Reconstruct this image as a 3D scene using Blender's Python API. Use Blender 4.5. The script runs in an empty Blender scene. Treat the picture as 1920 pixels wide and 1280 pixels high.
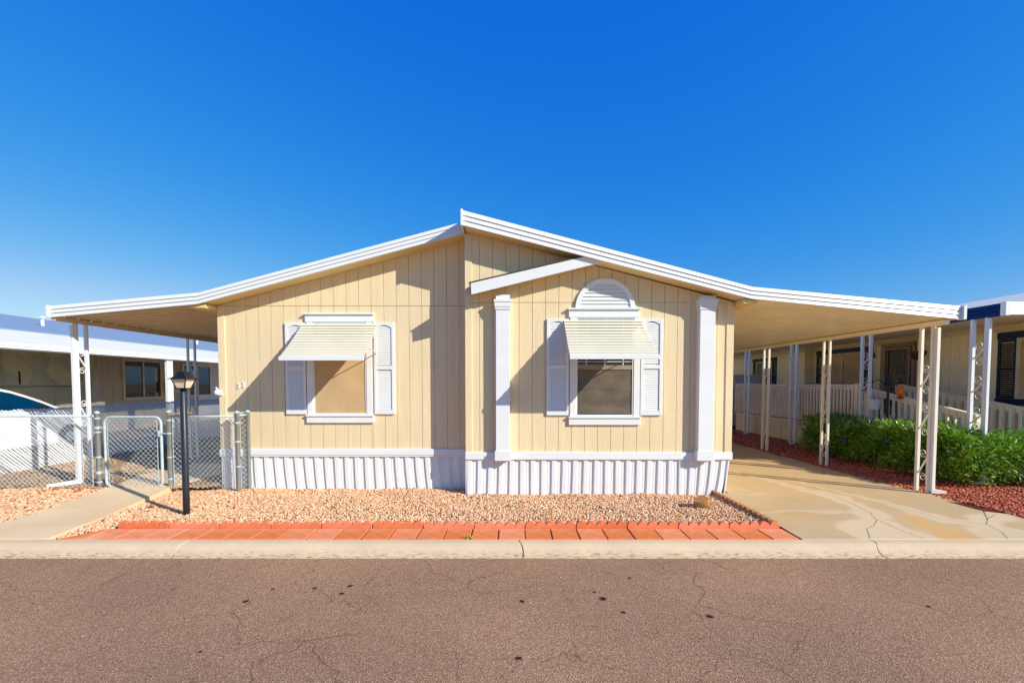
import bpy, bmesh, math, random
import numpy as np
from mathutils import Vector
random.seed(7)
R = math.radians
C = bpy.context.scene.collection
# ---------------------------------------------------------------- camera
cd = bpy.data.cameras.new("camera"); cam = bpy.data.objects.new("camera", cd); C.objects.link(cam)
cam.location = (0, 0, 1.73); cam.rotation_euler = (R(90 - 2.35), 0, 0)
cd.sensor_width = 36; cd.lens = 16; cd.shift_y = 113 / 1920.0; cd.clip_end = 3000; cd.clip_start = .05
bpy.context.scene.camera = cam
# ---------------------------------------------------------------- sun and sky
GLOW = 1.2e-5
SUN = Vector((1.58, -1.0, 1.0)).normalized()
EL = math.asin(SUN.z); AZ = math.atan2(SUN.x, SUN.y)
w = bpy.data.worlds.new("World"); bpy.context.scene.world = w; w.use_nodes = True
nt = w.node_tree; nt.nodes.clear()
sky = nt.nodes.new("ShaderNodeTexSky"); sky.sky_type = 'NISHITA'; sky.sun_disc = False
sky.sun_elevation = EL; sky.sun_rotation = AZ
sky.air_density = 1.0; sky.dust_density = .25; sky.ozone_density = 3.0
# colour grading of the physical sky: each channel raised to a power, as the camera's processing did
bg = nt.nodes.new("ShaderNodeBackground"); bg.inputs['Strength'].default_value = .15
wo = nt.nodes.new("ShaderNodeOutputWorld"); sp = nt.nodes.new("ShaderNodeSeparateColor"); cb = nt.nodes.new("ShaderNodeCombineColor")
nt.links.new(sky.outputs[0], sp.inputs[0])
for i, (p_, a_) in enumerate(((2.4, .0088), (.86, .0790), (.21, .366))):
    pw = nt.nodes.new("ShaderNodeMath"); pw.operation = 'POWER'; pw.inputs[1].default_value = p_; nt.links.new(sp.outputs[i], pw.inputs[0])
    ml = nt.nodes.new("ShaderNodeMath"); ml.operation = 'MULTIPLY'; ml.inputs[1].default_value = a_/.15; nt.links.new(pw.outputs[0], ml.inputs[0]); nt.links.new(ml.outputs[0], cb.inputs[i])
    if i == 0: red = ml
    if i == 1: grn = ml
    if i == 2: blu = ml
def wm(op, a, b):
    n = nt.nodes.new("ShaderNodeMath"); n.operation = op
    for k, v in ((0, a), (1, b)):
        if isinstance(v, (int, float)): n.inputs[k].default_value = v
        else: nt.links.new(v, n.inputs[k])
    if op == 'SMOOTH_MIN': n.inputs[2].default_value = .5
    return n.outputs[0]
glow = wm('MULTIPLY', wm('POWER', sp.outputs[1], 4.0), GLOW/.15)          # the bright sky around the sun stays white
nt.links.new(wm('ADD', wm('SMOOTH_MIN', red.outputs[0], wm('MULTIPLY', grn.outputs[0], .58)), glow), cb.inputs[0])
nt.links.new(wm('ADD', grn.outputs[0], wm('MULTIPLY', glow, .97)), cb.inputs[1])
nt.links.new(wm('ADD', blu.outputs[0], wm('MULTIPLY', glow, .85)), cb.inputs[2])
nt.links.new(cb.outputs[0], bg.inputs['Color']); nt.links.new(bg.outputs[0], wo.inputs['Surface'])
sl = bpy.data.lights.new("sun", 'SUN'); sl.energy = 3.8; sl.angle = R(.53); sl.color = (1, .96, .86)
so = bpy.data.objects.new("sun", sl); C.objects.link(so); so.rotation_euler = (-SUN).to_track_quat('-Z', 'Y').to_euler()
vs = bpy.context.scene.view_settings
vs.view_transform = 'Standard'; vs.look = 'None'; vs.gamma = 1; vs.exposure = .66
bpy.context.scene.cycles.max_bounces = 12; bpy.context.scene.cycles.diffuse_bounces = 8

# ---------------------------------------------------------------- materials
def lin(r, g, b):
    f = lambda c: (c / 255 / 12.92) if c / 255 <= .04045 else ((c / 255 + .055) / 1.055) ** 2.4
    return (f(r), f(g), f(b), 1)
def mat(name, col, rough=.6, spec=.4, var=.12, vscale=3.0, bump=.0, bscale=60, stretch=(1, 1, 1), metal=0, col2=None, c2scale=1.0, c2pos=(.45, .6)):
    m = bpy.data.materials.new(name); m.use_nodes = True; t = m.node_tree; N = t.nodes; L = t.links
    b = N['Principled BSDF']; b.inputs['Roughness'].default_value = rough; b.inputs['Specular IOR Level'].default_value = spec; b.inputs['Metallic'].default_value = metal
    tc = N.new('ShaderNodeTexCoord'); mp = N.new('ShaderNodeMapping'); L.new(tc.outputs['Object'], mp.inputs[0]); mp.inputs['Scale'].default_value = stretch
    n = N.new('ShaderNodeTexNoise'); n.inputs['Scale'].default_value = vscale; n.inputs['Detail'].default_value = 6; L.new(mp.outputs[0], n.inputs['Vector'])
    cr = N.new('ShaderNodeValToRGB'); L.new(n.outputs['Fac'], cr.inputs[0])
    c = col; d = tuple(x * (1 - var) for x in c[:3]) + (1,); e = tuple(min(1, x * (1 + var * .6)) for x in c[:3]) + (1,)
    cr.color_ramp.elements[0].position = .3; cr.color_ramp.elements[0].color = d
    cr.color_ramp.elements[1].position = .7; cr.color_ramp.elements[1].color = e
    out = cr.outputs[0]
    if col2:
        n2 = N.new('ShaderNodeTexNoise'); n2.inputs['Scale'].default_value = c2scale; n2.inputs['Detail'].default_value = 8; L.new(tc.outputs['Object'], n2.inputs['Vector'])
        r2 = N.new('ShaderNodeValToRGB'); r2.color_ramp.elements[0].position = c2pos[0]; r2.color_ramp.elements[1].position = c2pos[1]; L.new(n2.outputs['Fac'], r2.inputs[0])
        mx = N.new('ShaderNodeMixRGB'); L.new(r2.outputs[0], mx.inputs[0]); L.new(out, mx.inputs[1]); mx.inputs[2].default_value = col2; out = mx.outputs[0]
    L.new(out, b.inputs['Base Color'])
    if bump:
        nb = N.new('ShaderNodeTexNoise'); nb.inputs['Scale'].default_value = bscale; nb.inputs['Detail'].default_value = 5; L.new(mp.outputs[0], nb.inputs['Vector'])
        bp = N.new('ShaderNodeBump'); bp.inputs['Strength'].default_value = bump; bp.inputs['Distance'].default_value = .01; L.new(nb.outputs['Fac'], bp.inputs['Height']); L.new(bp.outputs[0], b.inputs['Normal'])
    return m
def grainmat(name, cols, rough=.8, bump=.3):      # colour picked by the per-piece attribute 'rnd'
    m = bpy.data.materials.new(name); m.use_nodes = True; t = m.node_tree; N = t.nodes; L = t.links
    b = N['Principled BSDF']; b.inputs['Roughness'].default_value = rough; b.inputs['Specular IOR Level'].default_value = .25
    a = N.new('ShaderNodeAttribute'); a.attribute_name = 'rnd'
    cr = N.new('ShaderNodeValToRGB'); L.new(a.outputs['Fac'], cr.inputs[0]); E = cr.color_ramp.elements
    E[0].color = cols[0]; E[1].color = cols[-1]
    for i in range(1, len(cols) - 1):
        e = E.new(i / (len(cols) - 1)); e.color = cols[i]
    L.new(cr.outputs[0], b.inputs['Base Color'])
    return m
M = {}
M['siding'] = mat('cream_siding', lin(226, 205, 164), .75, .25, .06, 2.2, .4, 14, (5, 5, .5), col2=lin(216, 194, 152), c2scale=.8, c2pos=(.5, .8))
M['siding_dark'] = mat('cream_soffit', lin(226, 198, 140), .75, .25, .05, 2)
M['white'] = mat('white_trim_paint', (.745, .755, .74, 1), .5, .35, .03, 2, .12, 25, (1, 1, 3))
M['metal_white'] = mat('white_enamel_metal', (.75, .76, .745, 1), .35, .4, .03, 1.5)
M['skirt'] = mat('white_skirting_metal', (.755, .75, .73, 1), .45, .35, .05, 1.5)
M['cream_metal'] = mat('cream_enamel_metal', lin(250, 238, 204), .4, .4, .05, 1.5)
M['post'] = mat('cream_post_enamel', lin(232, 224, 206), .4, .4, .05, 1.5)
M['tan_metal'] = mat('almond_enamel_metal', lin(226, 200, 154), .45, .35, .07, 2)
M['awning'] = mat('ivory_awning_slats', lin(222, 215, 190), .4, .35, .05, 2)
M['screen_tan'] = mat('tan_sun_screen', lin(200, 168, 124), .7, .25, .12, 3, .5, 300)
M['screen_dark'] = mat('dark_insect_screen', lin(104, 92, 76), .4, .4, .42, 2.6, .3, 250, (1, 1, 2.5))
M['glass'] = mat('dark_window_glass', lin(28, 34, 34), .04, .9, .25, 1.2)
M['frame_dark'] = mat('bronze_window_rail', lin(150, 130, 108), .5, .4)
M['black'] = mat('black_pole_paint', lin(38, 42, 50), .4, .4, .15, 6, .1, 60)
M['lamp_glass'] = mat('frosted_lamp_glass', lin(222, 205, 180), .25, .5, .12, 14)
M['galv'] = mat('galvanised_steel', lin(178, 190, 190), .42, .5, .12, 12, .05, 60, metal=.0)
M['wire'] = mat('galvanised_wire', lin(214, 218, 216), .45, .5, .1, 20)
M['slat'] = mat('white_privacy_slat', (.76, .75, .75, 1), .5, .3, .06, 3)
M['wood'] = mat('bare_wood', lin(205, 150, 95), .8, .2, .15, 10, stretch=(1, 8, 8))
M['number'] = mat('white_plastic', (.82, .82, .84, 1), .4)
M['terracotta'] = mat('red_concrete', lin(232, 136, 88), .85, .2, .14, 9, .35, 120, col2=lin(238, 162, 116), c2scale=2.5)
M['edging'] = mat('red_edging_concrete', lin(224, 128, 88), .85, .2, .14, 11, .5, 110)
M['edging_shade_tint'] = mat('shade_tinted_edging_concrete', lin(176, 120, 84), .9, .15, .2, 11, .5, 110)  # red edging with the shade on its bed-facing side painted in as brown
M['rock'] = mat('lichened_rock', lin(186, 136, 78), .9, .2, .25, 14, .6, 30, col2=lin(120, 96, 64), c2scale=9, c2pos=(.5, .65))
M['leaf_orange'] = mat('dead_leaf', lin(215, 98, 40), .7, .2, .2, 20)
M['shingle'] = mat('blue_grey_shingles', lin(128, 148, 172), .85, .2, .12, 4, .4, 40, (8, 1, 8))
M['coolroof'] = mat('white_pan_roof', lin(224, 220, 204), .85, .1, .06, 2)
M['brown_siding'] = mat('taupe_siding', lin(188, 172, 150), .8, .2, .08, 2, .3, 12, (5, 5, .5))
M['pale_siding'] = mat('pale_siding', lin(214, 214, 222), .7, .2, .05, 2)
M['almond'] = mat('almond_window_trim', lin(205, 190, 160), .6, .3)
M['cabinet'] = mat('tan_cabinet', lin(186, 172, 130), .6, .3, .1, 2)
M['sheet'] = mat('cloudy_plastic_sheet', lin(150, 140, 128), .22, .6, .25, 1.6, .5, 3)
M['car'] = mat('white_car_paint', (.80, .79, .79, 1), .18, .6, .02)
M['carglass'] = mat('teal_car_glass', lin(0, 42, 62), .05, .9, .3, 1.5)
M['rubber'] = mat('tyre_rubber', lin(28, 28, 30), .8)
M['plastic_black'] = mat('black_plastic', lin(24, 26, 30), .5)
M['nb_siding'] = mat('beige_siding', lin(248, 232, 194), .75, .2, .06, 1.5, .3, 12, (5, 5, .5))
M['deck'] = mat('beige_deck_paint', lin(224, 204, 158), .7, .25, .06, 2)
M['rail'] = mat('beige_rail_paint', lin(246, 230, 198), .65, .25, .08, 3)
M['navy'] = mat('navy_paint', lin(24, 34, 62), .5, .35, .15, 4)
M['fascia_blue'] = mat('blue_fascia_metal', lin(10, 34, 92), .4, .4, .1, 2)
M['soffit'] = mat('grey_beige_soffit', lin(228, 214, 186), .6, .3, .06, 2)
M['door_dark'] = mat('dark_doorway', lin(38, 30, 26), .4, .5, .3, 2)
M['taupe'] = mat('taupe_door_paint', lin(168, 140, 114), .6, .3)
M['cushion'] = mat('taupe_cushion', lin(150, 132, 112), .95, .1, .15, 9, .3, 40)
M['pot'] = mat('white_pot', (.7, .71, .74, 1), .45)
M['feeder_orange'] = mat('orange_plastic', lin(235, 110, 15), .35, .5)
M['feeder_red'] = mat('red_plastic', lin(160, 20, 22), .35, .5)
M['shed'] = mat('pale_shed_panels', lin(205, 206, 214), .6, .3, .05, 2)
M['bronze'] = mat('dark_bronze', lin(78, 58, 38), .5, .4, .2, 8)
M['cement'] = mat('pale_walk_concrete', lin(234, 204, 160), .9, .2, .08, 1.6, .25, 150, col2=lin(226, 194, 148), c2scale=1.2)
M['kerb'] = mat('kerb_concrete', lin(216, 190, 152), .9, .2, .07, 3, .3, 150)
M['patio'] = mat('grey_patio_concrete', lin(150, 128, 104), .9, .2, .2, 1.5, .2, 100)
M['drive'] = mat('tan_driveway_concrete', lin(208, 172, 122), .88, .2, .13, 1.1, .3, 140, col2=lin(196, 170, 128), c2scale=.9, c2pos=(.4, .7))
def tintby(m, attr, col, amt):                      # colour the surface where the named attribute is set
    t = m.node_tree; N = t.nodes; L = t.links; b_ = N['Principled BSDF']; src = b_.inputs['Base Color'].links[0].from_socket
    a = N.new('ShaderNodeAttribute'); a.attribute_name = attr; k = N.new('ShaderNodeMath'); k.operation = 'MULTIPLY'; L.new(a.outputs['Fac'], k.inputs[0]); k.inputs[1].default_value = amt
    x = N.new('ShaderNodeMixRGB'); L.new(k.outputs[0], x.inputs[0]); L.new(src, x.inputs[1]); x.inputs[2].default_value = col; L.new(x.outputs[0], b_.inputs['Base Color'])
tintby(M['drive'], 'patch', lin(222, 198, 158), .75); tintby(M['drive'], 'ochre', lin(214, 168, 104), .8)
M['crack'] = mat('dark_crack', lin(88, 62, 48), 1, .05)
M['underlay'] = mat('gravel_underlay', lin(160, 116, 82), 1, .1, .4, 40, 1, 90)
M['yard'] = mat('tan_crushed_stone', lin(168, 138, 104), 1, .1, .38, 26, 1, 70)
M['mulch_base'] = mat('red_lava_underlay', lin(112, 52, 38), 1, .1, .4, 40, 1, 90)
M['earth'] = mat('dry_earth', lin(166, 138, 104), 1, .1, .2, 2, .5, 40)
M['gravel'] = grainmat('pink_gravel', [lin(176, 122, 84), lin(206, 152, 108), lin(222, 172, 128), lin(230, 188, 146), lin(216, 166, 122), lin(238, 212, 180), lin(196, 142, 100)])
M['gravel_tan'] = grainmat('tan_gravel', [lin(120, 96, 70), lin(170, 140, 104), lin(196, 164, 122), lin(150, 124, 96)])
M['mulch'] = grainmat('red_lava_rock', [lin(140, 62, 40), lin(184, 92, 60), lin(208, 114, 76), lin(168, 76, 52), lin(220, 150, 112)])
M['leaf'] = grainmat('hedge_leaf', [lin(60, 104, 16), lin(94, 146, 24), lin(148, 186, 48), lin(104, 158, 30), lin(200, 216, 116)], .34)
M['leaf'].node_tree.nodes['Principled BSDF'].inputs['Specular IOR Level'].default_value = .5
def translucent(m, amt):
    t = m.node_tree; N = t.nodes; L = t.links; b_ = N['Principled BSDF']; tl = N.new('ShaderNodeBsdfTranslucent'); mx = N.new('ShaderNodeMixShader'); mx.inputs[0].default_value = amt
    L.new(b_.inputs['Base Color'].links[0].from_socket, tl.inputs['Color']); L.new(b_.outputs[0], mx.inputs[1]); L.new(tl.outputs[0], mx.inputs[2]); L.new(mx.outputs[0], N['Material Output'].inputs['Surface'])
translucent(M['leaf'], .3)
M['twig'] = mat('brown_twig', lin(84, 66, 44), .9)
M['weed'] = mat('weed_green', lin(120, 150, 50), .7, .2, .2, 20)
M['petal'] = mat('violet_petal', lin(110, 60, 200), .6, .2)

def perpiece(m, amt):                               # each copy a little lighter or darker, as fired in batches
    t = m.node_tree; N = t.nodes; L = t.links; b_ = N['Principled BSDF']; src = b_.inputs['Base Color'].links[0].from_socket
    oi = N.new('ShaderNodeObjectInfo'); mr = N.new('ShaderNodeMapRange'); mr.inputs['To Min'].default_value = 1-amt; mr.inputs['To Max'].default_value = 1+amt*.6; L.new(oi.outputs['Random'], mr.inputs['Value'])
    h = N.new('ShaderNodeHueSaturation'); L.new(src, h.inputs['Color']); L.new(mr.outputs[0], h.inputs['Value']); m2 = N.new('ShaderNodeMapRange'); m2.inputs['To Min'].default_value = 1.06; m2.inputs['To Max'].default_value = .96; L.new(oi.outputs['Random'], m2.inputs['Value']); L.new(m2.outputs[0], h.inputs['Saturation'])
    L.new(h.outputs[0], b_.inputs['Base Color'])
perpiece(M['terracotta'], .10); perpiece(M['edging'], .08)
def asphalt():
    m = bpy.data.materials.new('brown_asphalt'); m.use_nodes = True; t = m.node_tree; N = t.nodes; L = t.links
    b = N['Principled BSDF']; b.inputs['Roughness'].default_value = .9; b.inputs['Specular IOR Level'].default_value = .2
    tc = N.new('ShaderNodeTexCoord'); P = tc.outputs['Object']
    def noise(s, d=4, vec=None):
        n = N.new('ShaderNodeTexNoise'); n.inputs['Scale'].default_value = s; n.inputs['Detail'].default_value = d; L.new(vec or P, n.inputs['Vector']); return n
    def ramp(src, els):
        r = N.new('ShaderNodeValToRGB'); L.new(src, r.inputs[0]); E = r.color_ramp.elements
        E[0].position, E[0].color = els[0]; E[1].position, E[1].color = els[-1]
        for p, c in els[1:-1]:
            e = E.new(p); e.color = c
        return r
    def mix(f, a, c, typ='MIX', fac=None):
        x = N.new('ShaderNodeMixRGB'); x.blend_type = typ
        if f is not None: L.new(f, x.inputs[0])
        else: x.inputs[0].default_value = fac
        for k, v in ((1, a), (2, c)):
            if isinstance(v, tuple): x.inputs[k].default_value = v
            else: L.new(v, x.inputs[k])
        return x.outputs[0]
    vo = N.new('ShaderNodeTexVoronoi'); vo.inputs['Scale'].default_value = 190; L.new(P, vo.inputs['Vector'])
    sep = N.new('ShaderNodeSeparateColor'); L.new(vo.outputs['Color'], sep.inputs[0])
    ag = ramp(sep.outputs[0], [(0, lin(120, 84, 62)), (.35, lin(152, 116, 86)), (.7, lin(174, 135, 101)), (.93, lin(192, 154, 119)), (1, lin(226, 196, 166))])
    big = noise(.55, 5); br = ramp(big.outputs['Fac'], [(.35, (.86, .86, .87, 1)), (.65, (1.1, 1.07, 1.05, 1))])
    col = mix(None, ag.outputs[0], br.outputs[0], 'MULTIPLY', 1.0)
    # fine cracks: distorted cell borders, broken up by a second noise
    nd = noise(2.2, 5); off = N.new('ShaderNodeVectorMath'); off.operation = 'MULTIPLY_ADD'; L.new(nd.outputs['Color'], off.inputs[0]); off.inputs[1].default_value = (.55, .55, 0); L.new(P, off.inputs[2])
    vc = N.new('ShaderNodeTexVoronoi'); vc.feature = 'DISTANCE_TO_EDGE'; vc.inputs['Scale'].default_value = 1.15; L.new(off.outputs[0], vc.inputs['Vector'])
    cr = ramp(vc.outputs['Distance'], [(0, (.8, .8, .8, 1)), (.005, (0, 0, 0, 1))])
    mk = ramp(noise(.9, 3).outputs['Fac'], [(.40, (0, 0, 0, 1)), (.52, (.9, .9, .9, 1))])
    cm = mix(None, cr.outputs[0], mk.outputs[0], 'MULTIPLY', 1.0)
    col = mix(cm, col, lin(72, 52, 42))
    v3 = N.new('ShaderNodeTexVoronoi'); v3.feature = 'DISTANCE_TO_EDGE'; v3.inputs['Scale'].default_value = 3.1; L.new(off.outputs[0], v3.inputs['Vector'])
    c3 = ramp(v3.outputs['Distance'], [(0, (.55, .55, .55, 1)), (.012, (0, 0, 0, 1))]); m3 = ramp(noise(1.3, 4).outputs['Fac'], [(.50, (0, 0, 0, 1)), (.60, (1, 1, 1, 1))])
    col = mix(mix(None, c3.outputs[0], m3.outputs[0], 'MULTIPLY', 1.0), col, lin(84, 62, 50))
    # oil spots
    sn = noise(14, 3); so2 = N.new('ShaderNodeVectorMath'); so2.operation = 'MULTIPLY_ADD'; L.new(sn.outputs['Color'], so2.inputs[0]); so2.inputs[1].default_value = (.05, .05, 0); L.new(P, so2.inputs[2])
    acc = None
    for x, y, r in [(-2.12, 3.955, .018), (-1.755, 3.976, .02), (-1.457, 4.019, .026), (-1.475, 3.874, .02), (-2.222, 3.729, .024), (.08, 3.729, .024), (.766, 3.776, .034), (.883, 3.551, .022), (1.546, 3.485, .028), (.046, 2.946, .022), (-2.118, 3.018, .014), (1.098, 4.187, .014), (-1.1, 4.04, .012), (3.4, 3.647, .018), (.72, 3.9, .016)]:
        d = N.new('ShaderNodeVectorMath'); d.operation = 'DISTANCE'; L.new(so2.outputs[0], d.inputs[0]); d.inputs[1].default_value = (x + .025, y + .025, -.09)
        k = N.new('ShaderNodeMapRange'); k.inputs['From Min'].default_value = r * 1.3; k.inputs['From Max'].default_value = r * .7; L.new(d.outputs['Value'], k.inputs['Value'])
        if acc is None: acc = k.outputs[0]
        else:
            a = N.new('ShaderNodeMath'); a.operation = 'MAXIMUM'; L.new(acc, a.inputs[0]); L.new(k.outputs[0], a.inputs[1]); acc = a.outputs[0]
    col = mix(acc, col, lin(48, 34, 30))
    L.new(col, b.inputs['Base Color'])
    bp = N.new('ShaderNodeBump'); bp.inputs['Strength'].default_value = .55; bp.inputs['Distance'].default_value = .006
    L.new(vo.outputs['Distance'], bp.inputs['Height']); L.new(bp.outputs[0], b.inputs['Normal'])
    return m
M['asphalt'] = asphalt()
def kerbstain(m):                                    # dark dirt collected along the gutter line
    t = m.node_tree; N = t.nodes; L = t.links; b = N['Principled BSDF']; src = b.inputs['Base Color'].links[0].from_socket
    tc = N.new('ShaderNodeTexCoord'); sx = N.new('ShaderNodeSeparateXYZ'); L.new(tc.outputs['Object'], sx.inputs[0])
    mp = N.new('ShaderNodeMapping'); mp.inputs['Scale'].default_value = (3.5, 22, 9); L.new(tc.outputs['Object'], mp.inputs[0])
    n = N.new('ShaderNodeTexNoise'); n.inputs['Scale'].default_value = 4; n.inputs['Detail'].default_value = 7; L.new(mp.outputs[0], n.inputs['Vector'])
    r = N.new('ShaderNodeMapRange'); r.inputs['From Min'].default_value = 4.80; r.inputs['From Max'].default_value = 4.70; L.new(sx.outputs[1], r.inputs['Value'])
    k = N.new('ShaderNodeMapRange'); k.inputs['From Min'].default_value = .48; k.inputs['From Max'].default_value = .70; L.new(n.outputs['Fac'], k.inputs['Value'])
    u = N.new('ShaderNodeMath'); u.operation = 'MULTIPLY'; L.new(r.outputs[0], u.inputs[0]); L.new(k.outputs[0], u.inputs[1])
    x = N.new('ShaderNodeMixRGB'); L.new(u.outputs[0], x.inputs[0]); L.new(src, x.inputs[1]); x.inputs[2].default_value = lin(124, 86, 58); L.new(x.outputs[0], b.inputs['Base Color'])
kerbstain(M['kerb'])

# ---------------------------------------------------------------- mesh helpers
class MB:
    def __init__(s): s.v = []; s.f = []
    def hexa(s, p):          # 8 points: bottom ring 0-3, top ring 4-7
        n = len(s.v); s.v += [tuple(q) for q in p]
        s.f += [(n, n+3, n+2, n+1), (n+4, n+5, n+6, n+7), (n, n+1, n+5, n+4), (n+1, n+2, n+6, n+5), (n+2, n+3, n+7, n+6), (n+3, n, n+4, n+7)]; return s
    def box(s, x0, x1, y0, y1, z0, z1):
        return s.hexa([(x0, y0, z0), (x1, y0, z0), (x1, y1, z0), (x0, y1, z0), (x0, y0, z1), (x1, y0, z1), (x1, y1, z1), (x0, y1, z1)])
    def prism(s, pts, a, b):  # ring of points translated from offset a to offset b
        n = len(s.v); k = len(pts)
        s.v += [tuple(Vector(p) + Vector(a)) for p in pts] + [tuple(Vector(p) + Vector(b)) for p in pts]
        s.f += [tuple(range(n, n+k)), tuple(range(n+2*k-1, n+k-1, -1))] + [(n+i, n+(i+1) % k, n+k+(i+1) % k, n+k+i) for i in range(k)]; return s
    def loft(s, rings, cap=True):
        n = len(s.v); k = len(rings[0])
        for r in rings: s.v += [tuple(p) for p in r]
        for j in range(len(rings)-1):
            for i in range(k):
                a = n+j*k; s.f.append((a+i, a+(i+1) % k, a+k+(i+1) % k, a+k+i))
        if cap: s.f += [tuple(range(n+k-1, n-1, -1)), tuple(range(n+(len(rings)-1)*k, n+len(rings)*k))]
        return s
    def sheet(s, rows):
        n = len(s.v); k = len(rows[0])
        for r in rows: s.v += [tuple(p) for p in r]
        for j in range(len(rows)-1):
            for i in range(k-1): s.f.append((n+j*k+i, n+j*k+i+1, n+(j+1)*k+i+1, n+(j+1)*k+i))
        return s
    def tube(s, pts, r, n=8, cap=True, r2=None):
        pts = [Vector(p) for p in pts]; rings = []; prev = None
        for i, p in enumerate(pts):
            d = (pts[min(i+1, len(pts)-1)] - pts[max(i-1, 0)]).normalized()
            up = Vector((0, 0, 1)) if abs(d.z) < .9 else Vector((0, 1, 0))
            if prev is not None and abs(prev.dot(d)) < .95: up = prev
            a = (up - d * up.dot(d)).normalized(); b = d.cross(a); prev = a
            rr = r if r2 is None else r + (r2 - r) * i / (len(pts)-1)
            rings.append([p + (a*math.cos(2*math.pi*k/n) + b*math.sin(2*math.pi*k/n)) * rr for k in range(n)])
        return s.loft(rings, cap)
    def lathe(s, c, prof, n=16, axis='z'):
        rings = []
        for r, h in prof:
            ring = []
            for k in range(n):
                a = 2*math.pi*k/n
                if axis == 'z': ring.append((c[0]+r*math.cos(a), c[1]+r*math.sin(a), c[2]+h))
                else: ring.append((c[0]+h, c[1]+r*math.cos(a), c[2]+r*math.sin(a)))
            rings.append(ring)
        return s.loft(rings)
    def build(s, name, m, parent=None, smooth=False, bevel=0, kind=None, fix=True):
        off = Vector((0, 0, 0)); p = parent
        while p is not None: off += p.location; p = p.parent
        me = bpy.data.meshes.new(name); me.from_pydata([tuple(Vector(v) - off) for v in s.v] if off.length else s.v, [], s.f)
        if fix:
            bm = bmesh.new(); bm.from_mesh(me); bmesh.ops.recalc_face_normals(bm, faces=bm.faces); bm.to_mesh(me); bm.free()
        if smooth: me.shade_smooth() if hasattr(me, 'shade_smooth') else None
        me.materials.append(M[m] if isinstance(m, str) else m)
        o = bpy.data.objects.new(name, me); C.objects.link(o); o.parent = parent
        if bevel:
            b = o.modifiers.new('bevel', 'BEVEL'); b.width = bevel; b.segments = 2; b.limit_method = 'ANGLE'
        if kind: o['kind'] = kind
        return o
def tag(o, label, cat, group=None):
    o['label'] = label; o['category'] = cat
    if group: o['group'] = group
    return o
def thing(name, label, cat, loc=(0, 0, 0), group=None):
    o = bpy.data.objects.new(name, None); C.objects.link(o); o.location = loc; o.empty_display_size = .2
    return tag(o, label, cat, group)
def copy_tree(o, loc):
    c = o.copy(); C.objects.link(c); c.location = loc
    for ch in list(o.children):
        k = ch.copy(); C.objects.link(k); k.parent = c
        for g in ch.children:
            q = g.copy(); C.objects.link(q); q.parent = k
    return c
ORD = ['first', 'second', 'third', 'fourth', 'fifth', 'sixth', 'seventh', 'eighth', 'ninth', 'tenth', 'eleventh', 'twelfth', 'thirteenth', 'fourteenth', 'fifteenth', 'sixteenth', 'seventeenth', 'eighteenth', 'nineteenth', 'twentieth', 'twenty-first', 'twenty-second', 'twenty-third', 'twenty-fourth', 'twenty-fifth', 'twenty-sixth', 'twenty-seventh', 'twenty-eighth', 'twenty-ninth', 'thirtieth']

# ---------------------------------------------------------------- ground
def flat(name, pts, z, m, kind='structure', thick=.0):
    b = MB()
    if thick: b.prism([(x, y, 0) for x, y in pts], (0, 0, z-thick), (0, 0, z))
    else:
        b.v = [(x, y, z) for x, y in pts]; b.f = [tuple(range(len(pts)))]
    return b.build(name, m, kind=kind)
flat('ground', [(-900, -900), (900, -900), (900, 900), (-900, 900)], -.16, 'earth')
flat('street', [(-80, -6), (80, -6), (80, 4.67), (-80, 4.67)], -.09, 'asphalt', thick=.06)
b = MB(); prof = [(4.66, -.088), (4.70, -.078), (4.76, -.052), (4.82, -.022), (4.87, -.004), (4.92, 0), (4.975, .0), (4.975, -.15), (4.66, -.15)]
xs = [-60, -18.2, -14.5, -10.85, -7.2, -3.56, .1, 3.93, 7.6, 11.3, 15, 60]
def joint(x, y):           # the joints wander a little; the one by the driveway is a wandering crack
    if x in (-60, 60): return x
    k = 1.0 if abs(x-3.93) < .01 else .25
    return x + k*(.07*math.sin((y-4.66)*14+x) - (y-4.8)*.25)
for i in range(len(xs)-1):
    for j in range(len(prof)-1):
        pass
    A = [(joint(xs[i], y)+.007, y, z) for y, z in prof]; B = [(joint(xs[i+1], y)-.007, y, z) for y, z in prof]
    b.loft([A, B])
b.build('kerb', 'kerb', kind='structure')
flat('kerb_joint_fill', [(-60, 4.665), (60, 4.665), (60, 4.97), (-60, 4.97)], -.095, 'crack')
flat('verge', [(-60, 4.975), (60, 4.975), (60, 40), (-60, 40)], -.03, 'underlay')
# front gravel bed, rising slightly towards the house wall
def uneven(x, y): return .010*math.sin(x*2.1+1)*math.cos(y*3.0) + .008*math.sin(x*5.3+y*4)
def bedsheet(name, x0, x1, y0, y1, zf, m, n=(60, 24), kind='structure'):
    b = MB(); b.sheet([[(x0+(x1-x0)*i/n[0], y0+(y1-y0)*j/n[1], zf(x0+(x1-x0)*i/n[0], y0+(y1-y0)*j/n[1])) for i in range(n[0]+1)] for j in range(n[1]+1)])
    return b.build(name, m, kind=kind, fix=False)
def zbed(x, y): return -.012 + uneven(x, y)*.9
bedsheet('gravel_bed', -6.3, 3.24, 4.98, 7.55, zbed, 'underlay')
def zyard(x, y):
    t = min(1, max(0, (y-5.8)/1.5)); return -.016 + uneven(x, y)*.6 + .075*t
bedsheet('left_gravel_bed', -14, -6.12, 4.98, 7.3, zyard, 'underlay')
bedsheet('side_yard', -9.5, -4.7, 7.3, 40, lambda x, y: .068 + uneven(x, y)*.6, 'yard', (20, 60))
flat('neighbour_drive', [(-30, 7.3), (-9.5, 7.3), (-9.5, 40), (-30, 40)], .04, 'patio')
b = MB(); rings = []
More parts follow.
